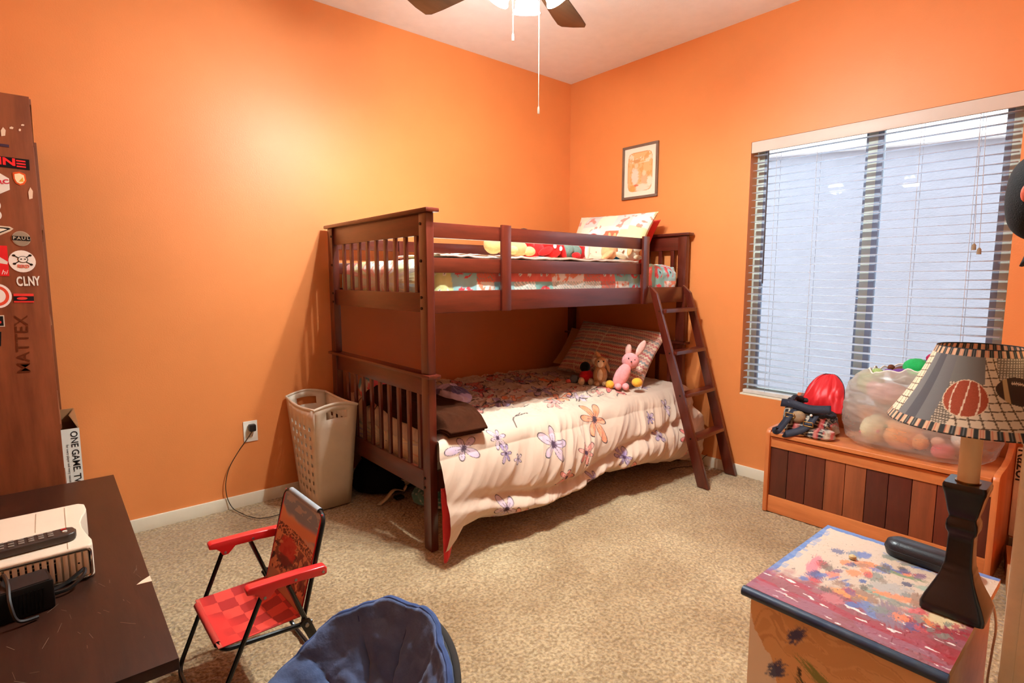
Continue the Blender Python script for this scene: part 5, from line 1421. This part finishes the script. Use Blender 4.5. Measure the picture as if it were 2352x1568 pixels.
# ------------------------------------------------------------------ clear sack of soft toys
def sack_mat():
    m, nt, N, L, b = _new('clear_plastic_sack')
    b.inputs['Base Color'].default_value = (*lin((224, 212, 198)), 1); b.inputs['Roughness'].default_value = .3; b.inputs['Specular IOR Level'].default_value = .5
    tr = N.new('ShaderNodeBsdfTransparent'); tr.inputs[0].default_value = (.96, .95, .93, 1)
    tl = N.new('ShaderNodeBsdfTranslucent'); tl.inputs[0].default_value = (.75, .72, .68, 1)
    m1 = N.new('ShaderNodeMixShader'); m1.inputs[0].default_value = .4; m2 = N.new('ShaderNodeMixShader')
    tc = N.new('ShaderNodeTexCoord'); nz = N.new('ShaderNodeTexNoise'); nz.inputs['Scale'].default_value = 7; nz.inputs['Detail'].default_value = 4
    mp = N.new('ShaderNodeMapping'); mp.inputs['Scale'].default_value = (1, .6, 2.2); L.new(tc.outputs['Object'], mp.inputs[0]); L.new(mp.outputs[0], nz.inputs['Vector'])
    rp = N.new('ShaderNodeMapRange'); rp.inputs['From Min'].default_value = .3; rp.inputs['From Max'].default_value = .7; rp.inputs['To Min'].default_value = .48; rp.inputs['To Max'].default_value = .78
    L.new(nz.outputs['Fac'], rp.inputs[0])
    # the film is bunched and cloudy above, stretched and clear below
    sx = N.new('ShaderNodeSeparateXYZ'); L.new(tc.outputs['Object'], sx.inputs[0])
    hr = N.new('ShaderNodeMapRange'); hr.inputs['From Min'].default_value = .12; hr.inputs['From Max'].default_value = .20; hr.inputs['To Min'].default_value = .06; hr.inputs['To Max'].default_value = -.17
    L.new(sx.outputs['Z'], hr.inputs[0]); ad = N.new('ShaderNodeMath'); ad.operation = 'ADD'; L.new(rp.outputs[0], ad.inputs[0]); L.new(hr.outputs[0], ad.inputs[1]); L.new(ad.outputs[0], m2.inputs[0])
    o = [n for n in N if n.type == 'OUTPUT_MATERIAL'][0]
    L.new(b.outputs[0], m1.inputs[1]); L.new(tl.outputs[0], m1.inputs[2]); L.new(m1.outputs[0], m2.inputs[1]); L.new(tr.outputs[0], m2.inputs[2]); L.new(m2.outputs[0], o.inputs[0])
    return m
BX, BY, BZ = -.242, -2.470, .437
a_, b_ = np.meshgrid(np.linspace(0, 2 * math.pi, 180, endpoint=False), np.linspace(0, 1, 90), indexing='ij')
ca, sa = np.sign(np.cos(a_)) * np.abs(np.cos(a_)) ** .8, np.sign(np.sin(a_)) * np.abs(np.sin(a_)) ** .8
rr_ = np.interp(b_, [0, .02, .08, .22, .40, .6, .8, .93, 1.0], [0.02, .86, .97, 1.0, .97, .95, .90, .80, .66])
wr_ = .034 * ridged(b_ * 5 + .35 * np.sin(a_ * 2) + .1 * fbm(ca * 2, sa * 2, 2, 5), ca * 1.2 + sa * .8, 2, 6) * sstep(.15, .35, b_) + .05 * fbm(ca * 1.2 + 5, sa * 1.2 + b_ * 1.5, 3, 8)
hx = .182 * rr_ * (1 + wr_); hy = .300 * rr_ * (1 + wr_)
zz_ = BZ + .395 * b_ + b_ ** 3 * (-.04 * sa + .035 * fbm(ca * 2.5, sa * 2.5, 2, 11)) + .0
P = np.stack([BX + hx * ca, BY + hy * sa, zz_], -1)
sack = thing('clear_toy_sack', 'large clear plastic sack stuffed with soft toys on the chest', 'bag', (BX, BY, .434))
MB().grid(P, closeu=True).build('sack_film', sack_mat(), sack, smooth=70)
MB().tube([tuple(p) for p in P[:, -1]], .0035, 6, closed=True).build('drawstring', mat('white_drawstring', (226, 218, 206), rough=.6), sack)
# the toys inside
def blobtoy(name, label, c, r_, col, bits=(), seed=1, speck=None):
    t = thing(name, label, 'plush toy', (c[0], c[1], c[2] - r_[2]), 'soft toys in the clear sack')
    mm = fur(name + '_fur', col)
    MB().ell(c, r_, (0, 0, seed * 31 % 90), 18, 12, .05, seed).build('body', mm, t, smooth=90)
    for (pn_, dc, rr, cc) in bits:
        MB().ell((c[0] + dc[0], c[1] + dc[1], c[2] + dc[2]), rr, (0, 0, 0), 12, 8, .04, seed + 3).build(pn_, fur('fur_%d_%d_%d' % tuple(cc), cc), t, smooth=90)
    return t
blobtoy('peach_soft_toy', 'peach soft toy pressed low against the front of the clear sack', (-.320, -2.44, .510), (.045, .080, .060), (244, 166, 106), [('arm', (-.005, -.06, -.01), (.025, .04, .035), (244, 166, 106)), ('head', (0, .045, .040), (.03, .034, .030), (246, 176, 116))], 1)
blobtoy('speckled_soft_toy', 'cream soft toy with coloured specks at the sack bottom', (-.300, -2.325, .520), (.050, .082, .068), (236, 222, 180), [('spot', (-.05, .03, .02), (.008, .009, .009), (206, 130, 90)), ('spot', (-.052, -.02, .0), (.008, .009, .009), (206, 90, 100)), ('spot', (-.045, -.05, .03), (.008, .009, .009), (150, 150, 100)), ('spot', (-.048, .05, -.02), (.008, .009, .009), (206, 90, 100))], 2)
blobtoy('lime_soft_toy', 'lime green soft toy peeking above the peach one in the sack', (-.330, -2.462, .622), (.04, .046, .030), (196, 216, 110), [('ear', (0, .03, .03), (.012, .012, .016), (196, 216, 110))], 3)
blobtoy('blue_grey_soft_toy', 'pale blue grey soft toy in the middle of the sack', (-.320, -2.570, .612), (.04, .070, .038), (170, 186, 196), [('arm', (-.02, -.05, -.015), (.02, .025, .018), (170, 186, 196))], 4)
blobtoy('rose_soft_toy', 'rose red soft toy at the bottom front of the sack', (-.335, -2.590, .482), (.036, .055, .034), (212, 92, 96), [('head', (0, .02, .036), (.024, .026, .022), (236, 176, 150))], 5)
blobtoy('white_soft_toy', 'white curly soft toy lying towards the lamp end of the sack', (-.300, -2.655, .545), (.05, .050, .050), (236, 226, 214), [('head', (-.02, .0, .045), (.032, .032, .032), (236, 226, 214)), ('ear', (-.03, .018, .075), (.010, .012, .016), (240, 200, 180))], 6)
blobtoy('pink_soft_toy', 'dusky pink soft toy half way up the sack', (-.325, -2.37, .700), (.05, .09, .05), (206, 150, 150), [('head', (0, .06, .02), (.03, .035, .03), (216, 140, 140))], 7)
blobtoy('moss_soft_toy', 'moss green soft toy bulging at the upper side of the sack', (-.25, -2.272, .725), (.065, .050, .060), (150, 176, 106), [('head', (-.02, -.03, .05), (.03, .03, .03), (160, 186, 116))], 8)
blobtoy('sage_soft_toy', 'sage green soft toy high in the sack near the lamp', (-.315, -2.56, .715), (.055, .10, .045), (170, 190, 130), [('arm', (-.02, .07, -.01), (.02, .03, .02), (170, 190, 130))], 9)
blobtoy('taupe_soft_toy', 'taupe soft toy filling the middle of the sack', (-.185, -2.43, .610), (.055, .12, .060), (166, 142, 120), [('head', (0, .12, .03), (.04, .04, .04), (166, 142, 120))], 10)
blobtoy('brown_soft_toy', 'dark brown soft toy visible through the open mouth of the sack', (-.185, -2.40, .775), (.06, .085, .045), (104, 58, 34), [('ear', (-.02, .06, .03), (.016, .016, .016), (104, 58, 34))], 11)
gt = blobtoy('green_soft_toy', 'bright green soft toy poking out of the sack mouth', (-.255, -2.452, .822), (.045, .055, .045), (40, 168, 88), [('brim', (-.035, -.03, -.018), (.03, .05, .014), (60, 180, 100))], 12)
blobtoy('purple_soft_toy', 'small purple soft toy lying beside the green one', (-.29, -2.405, .802), (.02, .045, .016), (112, 70, 150), [('tail', (0, .05, 0), (.01, .02, .008), (112, 70, 150))], 13)
blobtoy('magenta_soft_toy', 'magenta soft toy standing tallest out of the sack', (-.215, -2.505, .868), (.03, .032, .024), (172, 26, 76), [('stem', (0, 0, -.05), (.014, .014, .05), (172, 26, 76))], 14)
blobtoy('navy_soft_toy', 'navy blue soft toy just behind the green one in the sack', (-.175, -2.47, .828), (.03, .035, .026), (70, 84, 130), [('ear', (0, .03, .018), (.01, .012, .012), (70, 84, 130))], 15)

# ================================================================== PAINT SPLASHED NIGHTSTAND
TZ = .52
ns = thing('paint_splashed_table', 'small birch cabinet with blue edged top covered in paint splashes', 'table', (-1.835, -2.77, 0))
birch = wood('birch_ply', (226, 172, 116), (204, 148, 94), rough=.5, axis='y', scale=2.2, coat=.05)
TX0, TX1, TY0, TY1 = -2.083, -1.592, -2.962, -2.582
nx, ny = 330, 300
X, Y = np.meshgrid(np.linspace(TX0 + .004, TX1, nx), np.linspace(TY0, TY1, ny), indexing='ij')
u = (X - TX0) / (TX1 - TX0); v = (Y - TY0) / (TY1 - TY0)      # u: away from the front edge, v: towards the bed
pr = Print(u, v, (200, 176, 152))
en = fbm(u * 8, v * 8, 4, 3)
pr.put((v > .965 + .02 * en) | (u > .965 + .02 * en), (92, 118, 168)); pr.put((v > .93) & (fbm(u * 30, v * 6, 3, 5) > .1), (120, 140, 176), .6)
# smeared red-pink along the front and the right
k = sstep(.34, .20, u + .10 * fbm(u * 3, v * 9, 4, 6) - .16 * sstep(.5, 0, v)) 
pr.put(k, (138, 66, 74), .93); pr.put(k * (fbm(u * 16, v * 3, 4, 9) > .1), (164, 44, 56), .75); pr.put(k * (fbm(u * 20, v * 4, 4, 13) > .22), (150, 84, 96), .7)
pr.put(k * (v < .45) * (fbm(u * 10, v * 3, 3, 30) > -.1), (160, 34, 42), .6); pr.put(k * (fbm(u * 34, v * 9, 3, 17) > .42), (244, 226, 214), .9)
pr.put((u < .10) * (fbm(u * 9, v * 5, 3, 21) > -.05), (150, 96, 110), .6)
def strk(cx, cy, rx, ry, rot, col, a=.9, rag=.55, seed=1): pr.blob(cx, cy, rx, ry, rot, col, .22, a, rag, seed)
BL, OR_, GR, PU, BR = (84, 106, 158), (240, 130, 76), (128, 130, 116), (112, 70, 110), (150, 110, 84)
for (cx, cy, rx, ry, ro, c_) in ((.72, .90 - .20, .05, .035, 20, (112, 124, 136)), (.76, .66, .035, .045, 60, (92, 112, 166)), (.84, .42, .028, .14, -4, BL), (.84, .52, .03, .06, 20, GR), (.66, .60, .035, .07, 15, OR_), (.60, .70, .03, .035, 0, OR_), (.52, .62, .035, .04, 0, OR_),
                             (.56, .52, .045, .05, 30, GR), (.68, .44, .02, .14, 4, (104, 128, 84)), (.44, .82, .12, .035, 15, (206, 110, 120)), (.36, .76, .05, .03, 40, PU), (.42, .70, .035, .04, 10, (240, 120, 90)), (.40, .46, .07, .025, 80, (124, 150, 128)), (.33, .50, .05, .10, 0, BR),
                             (.24, .40, .09, .05, 70, (100, 122, 166)), (.26, .33, .10, .06, 30, (136, 110, 120)), (.44, .36, .03, .12, 8, OR_), (.30, .56, .03, .09, 10, (214, 140, 70)), (.48, .26, .07, .05, 20, BR), (.36, .22, .06, .05, 60, (214, 90, 90)), (.62, .20, .03, .12, 5, (140, 160, 140)), (.40, .12, .06, .08, 30, (230, 200, 150)), (.56, .10, .05, .05, 0, (200, 60, 70)),
                             (.90, .30, .03, .06, 20, OR_), (.50, .42, .05, .10, 20, (170, 160, 150)), (.20, .60, .04, .06, 0, (190, 110, 110)), (.28, .80, .02, .025, 0, BL), (.38, .60, .018, .022, 0, BL), (.22, .50, .022, .035, 10, BL), (.47, .55, .018, .02, 0, (60, 84, 140)), (.60, .36, .02, .03, 0, (60, 60, 90))):
    strk(cx, cy, rx * 1.1, ry, ro, c_, .88, .6, int(cx * 100 + cy * 37) % 30)
rq = random.Random(21)
for i in range(70):
    cu_, cv_ = rq.uniform(.22, .88), rq.uniform(.06, .80)
    if cu_ > .70 and cv_ > .55: continue
    strk(cu_, cv_, rq.uniform(.008, .035), rq.uniform(.012, .05), rq.uniform(-40, 70), rq.choice([BL, OR_, GR, PU, BR, (96, 80, 66), (120, 120, 110), (190, 70, 70), (150, 130, 110), (70, 80, 120)]), .8, .9, i)
pr.put((fbm(u * 26 + v * 8, v * 26 - u * 9, 4, 25) > .52) & (u > .2) & (u < .75), (120, 96, 80), .75)
pr.put((fbm(u * 40, v * 40, 3, 44) > .62) & (u > .2), (70, 70, 80), .8)
mb = MB().grid(np.stack([X, Y, np.full_like(X, TZ) + .0006 * (fbm(u * 30, v * 30, 3, 6) > .3)], -1), pr.C)
mb.build('painted_top', paintmat('acrylic_paint', rough=.42, bump=.35, bscale=120, sheen=0, spec=.5, dist=.002), ns, smooth=60)
MB().box(TX0 + .004, TX1, TY0, TY1, TZ - .019, TZ - .0004).build('table_top', birch, ns, bevel=.001)
bl_m = mat('blue_edge_paint', (28, 44, 78), rough=.45, col2=(52, 62, 70), scale=14, bump=.3, bscale=40)
MB().tube([(TX0 - .002, TY0 - .001, TZ - .0105), (TX0 - .002, TY1 + .002, TZ - .0105)], .0115, 12).build('blue_edge', bl_m, ns)
# cabinet body
yy, zz = np.meshgrid(np.linspace(TY0 + .010, TY1 - .010, 150), np.linspace(0.0, TZ - .02, 190), indexing='ij')
u = (TY1 - yy) / (TY1 - TY0); w_ = TZ - zz
pr = Print(u, w_, (226, 172, 116))
gr = fbm(u * 2.0, w_ * 16 + 1.5 * fbm(u * 3, w_ * 3, 2, 4), 3, 2); pr.put(gr > .1, (210, 154, 98), .6); pr.put((np.abs(gr) < .03), (190, 132, 82), .5)
wm = u - .02 - .19 * sstep(.06, .20, w_) - .08 * sstep(.22, .45, w_) + .06 * fbm(u * 7, w_ * 14, 4, 8)
pr.put((wm < 0) & (w_ > .05), (238, 216, 190))
for (cu, cw, ru, rw, ro, c_) in ((.30, .070, .05, .016, -20, (44, 58, 104)), (.20, .175, .05, .02, -15, (44, 58, 104)), (.46, .150, .13, .014, 12, (126, 132, 66)), (.56, .175, .05, .012, 20, (186, 178, 70)), (.40, .205, .09, .016, 25, (34, 60, 40)), (.33, .15, .012, .008, 30, (40, 30, 30)), (.62, .225, .08, .02, 15, (110, 60, 50)), (.36, .26, .1, .02, 12, (60, 90, 60)), (.70, .12, .03, .008, 30, (80, 60, 70))):
    pr.blob(cu, cw, ru, rw, ro, c_, .25, .92, .8, int(cu * 99))
mb = MB().grid(np.stack([np.full_like(yy, TX0 + .014), yy, zz], -1), pr.C, flip=False)
mb.build('front_panel', paintmat('painted_birch', rough=.5, bump=.1, bscale=150, sheen=0), ns, smooth=0)
MB().box(TX0 + .0145, TX0 + .03, TY0 + .010, TY1 - .010, 0, TZ - .02).build('front_core', birch, ns)
MB().box(TX0 + .03, TX1 - .01, TY0 + .010, TY0 + .026, 0, TZ - .02).build('side_panel', birch, ns)
MB().box(TX0 + .03, TX1 - .01, TY1 - .026, TY1 - .010, 0, TZ - .02).build('side_panel', birch, ns)
MB().box(TX1 - .026, TX1 - .01, TY0 + .026, TY1 - .026, 0, TZ - .02).build('back_panel', birch, ns)
tag(MB().lathe([(.006, 0), (.009, .003), (.008, .008), (.003, .011)], (-1.757, -2.70, TZ + .0012), 14).build('wooden_bead', mat('bead_wood', (206, 176, 124), rough=.5)), 'tiny wooden bead lying on the paint splashed table top', 'bead')

# ------------------------------------------------------------------ dark case
cs = thing('black_case', 'dark blue grey elongated case lying behind the lamp on the painted table', 'case', (-1.635, -2.82, TZ))
mb = MB()
for (zf, hw, hh) in ((0, .030, .116), (.012, .034, .120), (.022, .033, .119), (.031, .026, .112), (.034, .014, .098)):
    pass
prf_ = [(.031, .0), (.035, .012), (.0355, .022), (.031, .034), (.018, .041)]
ring = 40; i0 = 0; vv = []
G = np.zeros((ring, len(prf_), 3))
for j, (r_, z_) in enumerate(prf_):
    for i in range(ring):
        a = 2 * math.pi * i / ring
        L_ = .058
        sy = L_ if math.sin(a) >= 0 else -L_
        G[i, j] = (r_ * math.cos(a), sy + r_ * math.sin(a), z_)
mb.grid(G, closeu=True); n0 = ring * len(prf_)
mb.f.append(tuple(i * len(prf_) for i in range(ring - 1, -1, -1))); mb.f.append(tuple(i * len(prf_) + len(prf_) - 1 for i in range(ring)))
mb.xform(0, Matrix.Translation((-1.640, -2.830, TZ + .001)) @ Matrix.Rotation(R(-4), 4, 'Z'))
mb.build('case_shell', mat('case_vinyl', (24, 26, 33), rough=.42, var=.08, bump=.15, bscale=300, coat=.1), cs, smooth=45)
sm = [tuple(Matrix.Translation((-1.640, -2.830, TZ + .001)) @ Matrix.Rotation(R(-4), 4, 'Z') @ Vector((.0356 * math.cos(a), (.058 if math.sin(a) >= 0 else -.058) + .0356 * math.sin(a), .018))) for a in np.linspace(0, 2 * math.pi, 48, endpoint=False)]
MB().tube(sm, .001, 5, closed=True).build('case_seam', mat('case_seam', (14, 14, 18)), cs)

# ------------------------------------------------------------------ lamp with sports shade
LX, LY = -1.825, -2.922
lamp = thing('table_lamp', 'table lamp with black ceramic column and sports ball shade', 'lamp', (LX, LY, TZ))
cer = mat('black_ceramic', (14, 13, 16), rough=.26, var=.05, coat=.1)
cp = [(.050, .001), (.0545, .004), (.055, .016), (.053, .022), (.049, .034), (.042, .050), (.0355, .066), (.0305, .080), (.0300, .083), (.0285, .086), (.0270, .095), (.0265, .098), (.025, .101), (.0235, .110), (.0222, .135), (.0218, .160), (.0218, .172), (.0232, .176), (.0262, .182), (.0272, .192), (.0262, .202), (.0236, .208), (.0232, .213), (.0245, .217), (.0265, .224), (.0285, .236), (.0335, .262), (.0365, .272), (.0368, .280), (.0345, .286)]
MB().sqlathe(cp, (LX, LY, TZ), .18, 4).build('ceramic_base', cer, lamp, smooth=50)
MB().lathe([(.022, .286), (.022, .2885)], (LX, LY, TZ), 24).build('brass_ring', mat('brass_ring', (150, 110, 60), rough=.25, metal=1), lamp)
MB().lathe([(.0185, .288), (.0185, .43)], (LX, LY, TZ), 28).build('candle_sleeve', mat('cream_sleeve', (236, 206, 158), rough=.5, var=.04), lamp)
na, nv = 480, 135
th, tt = np.meshgrid(np.linspace(0, 2 * math.pi, na, endpoint=False), np.linspace(0, 1, nv), indexing='ij')
Z0s, Z1s, R0s, R1s = TZ + .413, TZ + .573, .149, .071
rad = R0s + (R1s - R0s) * tt
rad = rad + .006 * np.sin(math.pi * tt) * -1
# camera lies towards -x: front angle
front = math.atan2(-3.1534 - LY, -3.2764 - LX)
ph = np.mod(th - front + math.pi, 2 * math.pi) - math.pi       # 0 at the face towards the room, + = counter-clockwise (right in view)
S_ = ph * (R0s + R1s) / 2; V_ = tt * math.hypot(Z1s - Z0s, R0s - R1s)
H_ = V_.max()
pr = Print(S_, V_, (226, 202, 170))
sw = ph * rad
# cream check
pr.put((np.mod(S_ + .25 * V_, .0165) < .0023) | (np.mod(V_ - .12 * S_, .0165) < .0023), (84, 56, 28), .95)
# grey panel and fine tweed patches
tweed = (np.mod(sw, .005) < .0022) | (np.mod(V_, .005) < .0022)
pg = (S_ < -.035 - .0 * V_) & (S_ > -.12); pr.put(pg, (112, 107, 104)); pr.put((S_ < -.078) & (S_ > -.10), (82, 78, 80))
m2 = (S_ > -.052 + .10 * (V_ - .06)) & (S_ < -.028 + .25 * (V_ - .04)) & (V_ < .115); pr.put(m2, (216, 194, 166)); pr.put(m2 & tweed, (70, 52, 40), .85)
m2b = (V_ > .105) & (S_ > -.05) & (S_ < .012); pr.put(m2b, (118, 112, 104))
m3 = (S_ > .035 + .3 * (.13 - V_) * (V_ < .13)) & (V_ > .095 - .5 * np.abs(S_ - .06)) & (S_ < .16) & (V_ > .06); pr.put(m3, (210, 188, 160)); pr.put(m3 & tweed, (86, 66, 52), .8)
pr.put((S_ > .16), (112, 107, 104)); pr.put((S_ > .20), (216, 194, 166)); pr.put((S_ > .2) & tweed, (86, 66, 52), .8)
# basketball
def sw_ell(cx, cv, rx, rv): return np.hypot((S_ - cx) / rx, (V_ - cv) / rv)
d = sw_ell(-.016, .075, .0335, .0365); pr.put(d < 1.04, (236, 208, 170)); pr.put(d < 1, (164, 68, 36)); pr.put((d < 1) & (fbm(S_ * 900, V_ * 900, 2, 3) > .1), (182, 82, 46), .5)
pr.put((d < 1) & (np.abs(S_ + .016 - .10 * (V_ - .075)) < .0011), (240, 214, 180))
for s_ in (-1, 1):
    pr.put((d < 1) & (np.abs((S_ + .016) - s_ * (.0155 + .006 * np.cos((V_ - .075) / .0365 * 1.5))) < .0011), (240, 214, 180))
# football
cx, cv = .070, .095; x_ = (S_ - cx) * math.cos(.12) - (V_ - cv) * math.sin(.12); y_ = (S_ - cx) * math.sin(.12) + (V_ - cv) * math.cos(.12)
fb = (x_ / .041) ** 2 + np.abs(y_ / .0285) ** 1.7
pr.put(fb < 1, (70, 46, 30)); pr.put((fb < 1) & (np.abs(np.abs(x_ + y_ * .12) - .024) < .0042), (196, 156, 106)); pr.put((fb < 1) & (np.abs(y_ - .0155 + x_ ** 2 * 4) < .0013) & (np.abs(x_) < .014), (220, 180, 150))
pr.put((fb < 1) & (y_ > .012) & (y_ < .019) & (np.abs(x_) < .013) & (np.mod(x_, .004) < .0012), (220, 180, 150))
# striped trims top and bottom
def trim(mask, ang, n):
    k = np.mod(ang / (2 * math.pi) * n, 1)
    pr.put(mask & (k < .5), (52, 52, 48)); pr.put(mask & (k >= .5), (222, 176, 138)); pr.put(mask & (np.abs(k - .62) < .03), (206, 120, 90)); pr.put(mask & (np.abs(k - .88) < .03), (206, 120, 90)); pr.put(mask & (np.abs(k - .25) < .025), (120, 116, 110))
trim(V_ < .0185, ph, 52); trim(V_ > H_ - .017, ph, 36)
pr.put((V_ > H_ - .0022), (24, 22, 22)); pr.put((V_ < .0022) & (np.mod(ph * 60, 1) < .7), (40, 34, 30))
shade = MB().grid(np.stack([LX + rad * np.cos(th), LY + rad * np.sin(th), Z0s + tt * (Z1s - Z0s)], -1), pr.C, closeu=True)
shade.build('lamp_shade', paintmat('shade_fabric', rough=.85, bump=.2, bscale=900, sheen=.1), lamp, smooth=60, solid=.0016)
for k in range(3):
    a = 2 * math.pi * k / 3
    MB().tube([(LX, LY, Z1s - .02), (LX + (R1s + .004) * math.cos(a), LY + (R1s + .004) * math.sin(a), Z1s - .012)], .0015, 5).build('shade_spoke', mat('brass_ring', (150, 110, 60)), lamp)
MB().lathe([(.016, .425), (.016, .46), (.022, .49), (.024, .51), (.012, .53)], (LX, LY, TZ), 16).build('bulb', mat('frosted_bulb', (236, 232, 224), rough=.3), lamp)
MB().tube(smooth_path([(-1.772, -2.952, TZ + .014), (-1.745, -2.968, TZ + .008), (-1.73, -2.978, .47), (-1.722, -2.975, .40), (-1.715, -2.972, .30), (-1.70, -2.98, .12), (-1.66, -2.985, .012), (-1.50, -2.985, .006)]), .0024, 6).build('lamp_cord', mat('white_cord', (226, 206, 176), rough=.5), lamp)

# ------------------------------------------------------------------ carton on the floor beside the chest
rb = thing('scooter_carton', 'flat brown carton with a red oval logo on the carpet beside the chest', 'box', (-.36, -2.88, 0))
kr2 = mat('brown_carton', (186, 130, 82), rough=.8, var=.08); redc = mat('carton_red', (196, 32, 34), rough=.5)
Mx = Matrix.Translation((-.42, -2.908, .0)) @ Matrix.Rotation(R(9), 4, 'Z')
mb = MB().box(-.25, .26, -.062, .062, .0, .082); mb.xform(0, Mx); mb.build('carton_body', kr2, rb, bevel=.002)
mb = MB().prism([(.05 + .17 * math.cos(a), .006 + .047 * math.sin(a)) for a in np.linspace(0, 6.283, 32, endpoint=False)], .082, .0828, 'xy'); mb.xform(0, Mx); mb.build('red_oval', redc, rb)
mb = MB().box(-.25, .26, -.0625, -.046, .0815, .0824); mb.xform(0, Mx); mb.build('dark_border', mat('carton_dark', (110, 66, 44), rough=.7), rb)
mt_ = text_mb('Razor', .074, Mx @ frame_m((.05, .006, .0832), (-1, 0, 0), (0, -1, 0)), .0003, 'CENTER', .0006, 1, .2)
mt_.build('lettering', mat('carton_white', (240, 226, 206), rough=.5), rb, smooth=0)

# ------------------------------------------------------------------ kick scooter folded upright in the corner
ks = thing('kick_scooter', 'white kick scooter standing on end in the corner past the chest', 'scooter', (-.10, -2.86, 0))
wht = mat('scooter_white', (236, 222, 198), rough=.35)
Ms = frame_m((-.085, -2.822, .0), (0, -1, 0), (0.0, 0.0, 1))
MB().box(-.10, -.07, -2.850, -2.800, .10, .50).build('deck', wht, ks, bevel=.005)
text_mb('Razor', .060, frame_m((-.1008, -2.823, .42), (0, 0, -1), (0, -1, 0)), .0004, 'CENTER', .0006, 1.1).build('lettering', mat('ink_dark', (36, 32, 30)), ks, smooth=0)
for z in (.056, .56):
    mb = MB().lathe([(.05, -.012), (.055, -.006), (.055, .006), (.05, .012)], (0, 0, 0), 24); mb.xform(0, Matrix.Translation((-.085, -2.832, z)) @ Matrix.Rotation(R(90), 4, 'X'))
    if z < .3: mb.build('wheel', mat('wheel_black', (22, 20, 20), rough=.5), ks)
MB().tube([(-.085, -2.83, .05), (-.085, -2.83, .11)], .010, 8).build('fork', mat('scooter_steel', (170, 166, 160), rough=.3, metal=.9), ks)
MB().tube([(-.085, -2.83, .49), (-.075, -2.835, .545)], .014, 10).build('hinge', wht, ks)
MB().ell((-.08, -2.836, .525), (.02, .030, .018), (0, 0, 0), 10, 7, .3, 4).build('tape_wrap', mat('clear_tape', (226, 216, 200), rough=.25), ks, smooth=30)
MB().tube([(-.075, -2.90, .50), (-.070, -2.90, .06)], .010, 8).build('steering_tube', mat('scooter_steel', (170, 166, 160)), ks)
MB().tube([(-.085, -2.832, .10), (-.075, -2.90, .10)], .009, 8).build('crossbar', mat('scooter_steel', (170, 166, 160)), ks)

# ------------------------------------------------------------------ black cap on a hook by the door trim
cap = thing('baseball_cap', 'black baseball cap with an orange mark hanging by the door trim', 'cap', (-1.87, -2.985, 1.30))
capm = mat('black_twill', (16, 15, 16), rough=.85, bump=.3, bscale=400)
a_, b_ = np.meshgrid(np.linspace(0, 2 * math.pi, 40, endpoint=False), np.linspace(0, 1, 16), indexing='ij')
rr_ = .085 * np.cos(b_ * math.pi / 2) ** .6 + .0005; hh_ = .062 * np.sin(b_ * math.pi / 2)
P = np.stack([-1.825 + rr_ * .85 * np.cos(a_), -3.006 + .004 + hh_ * 1.0, 1.385 + rr_ * np.sin(a_)], -1)
MB().grid(P, closeu=True).build('crown', capm, cap, smooth=60, solid=.003)
u_, v_ = np.meshgrid(np.linspace(-1, 1, 22), np.linspace(0, 1, 10), indexing='ij')
Pv = np.stack([-1.825 + .068 * u_ * (1 - .25 * v_ ** 2), -3.0 + .020 * (1 - u_ ** 2) * (.4 + v_) + .003, 1.318 - .065 * v_ * np.sqrt(np.clip(1 - .7 * u_ ** 2, 0, 1))], -1)
MB().grid(Pv).build('visor', capm, cap, smooth=60, solid=.004)
MB().ell((-1.894, -2.975, 1.385), (.0045, .008, .016), (0, 0, 0), 12, 8).build('emblem', mat('orange_emblem', (236, 110, 84), rough=.7), cap)
MB().tube([(-1.825, -3.028, 1.455), (-1.825, -3.008, 1.450), (-1.825, -3.0, 1.462)], .004, 6).build('wall_hook', mat('hook_steel', (150, 146, 140), rough=.3, metal=.8), cap)

# ------------------------------------------------------------------ small charger lying on the carpet by the ladder foot
cg = thing('phone_charger', 'small black charger with wire on the carpet behind the ladder', 'charger', (-.06, -1.27, 0))
MB().box(-.075, -.040, -1.290, -1.262, .003, .026).build('charger_body', blk, cg, bevel=.004)
MB().tube(smooth_path([(-.075, -1.275, .012), (-.14, -1.24, .006), (-.22, -1.20, .006), (-.30, -1.19, .006)]), .002, 6).build('wire', cb, cg)
MB().tube(smooth_path([(-.045, -1.270, .020), (-.022, -1.275, .05), (-.020, -1.30, .075)]), .002, 6).build('wire', cb, cg)
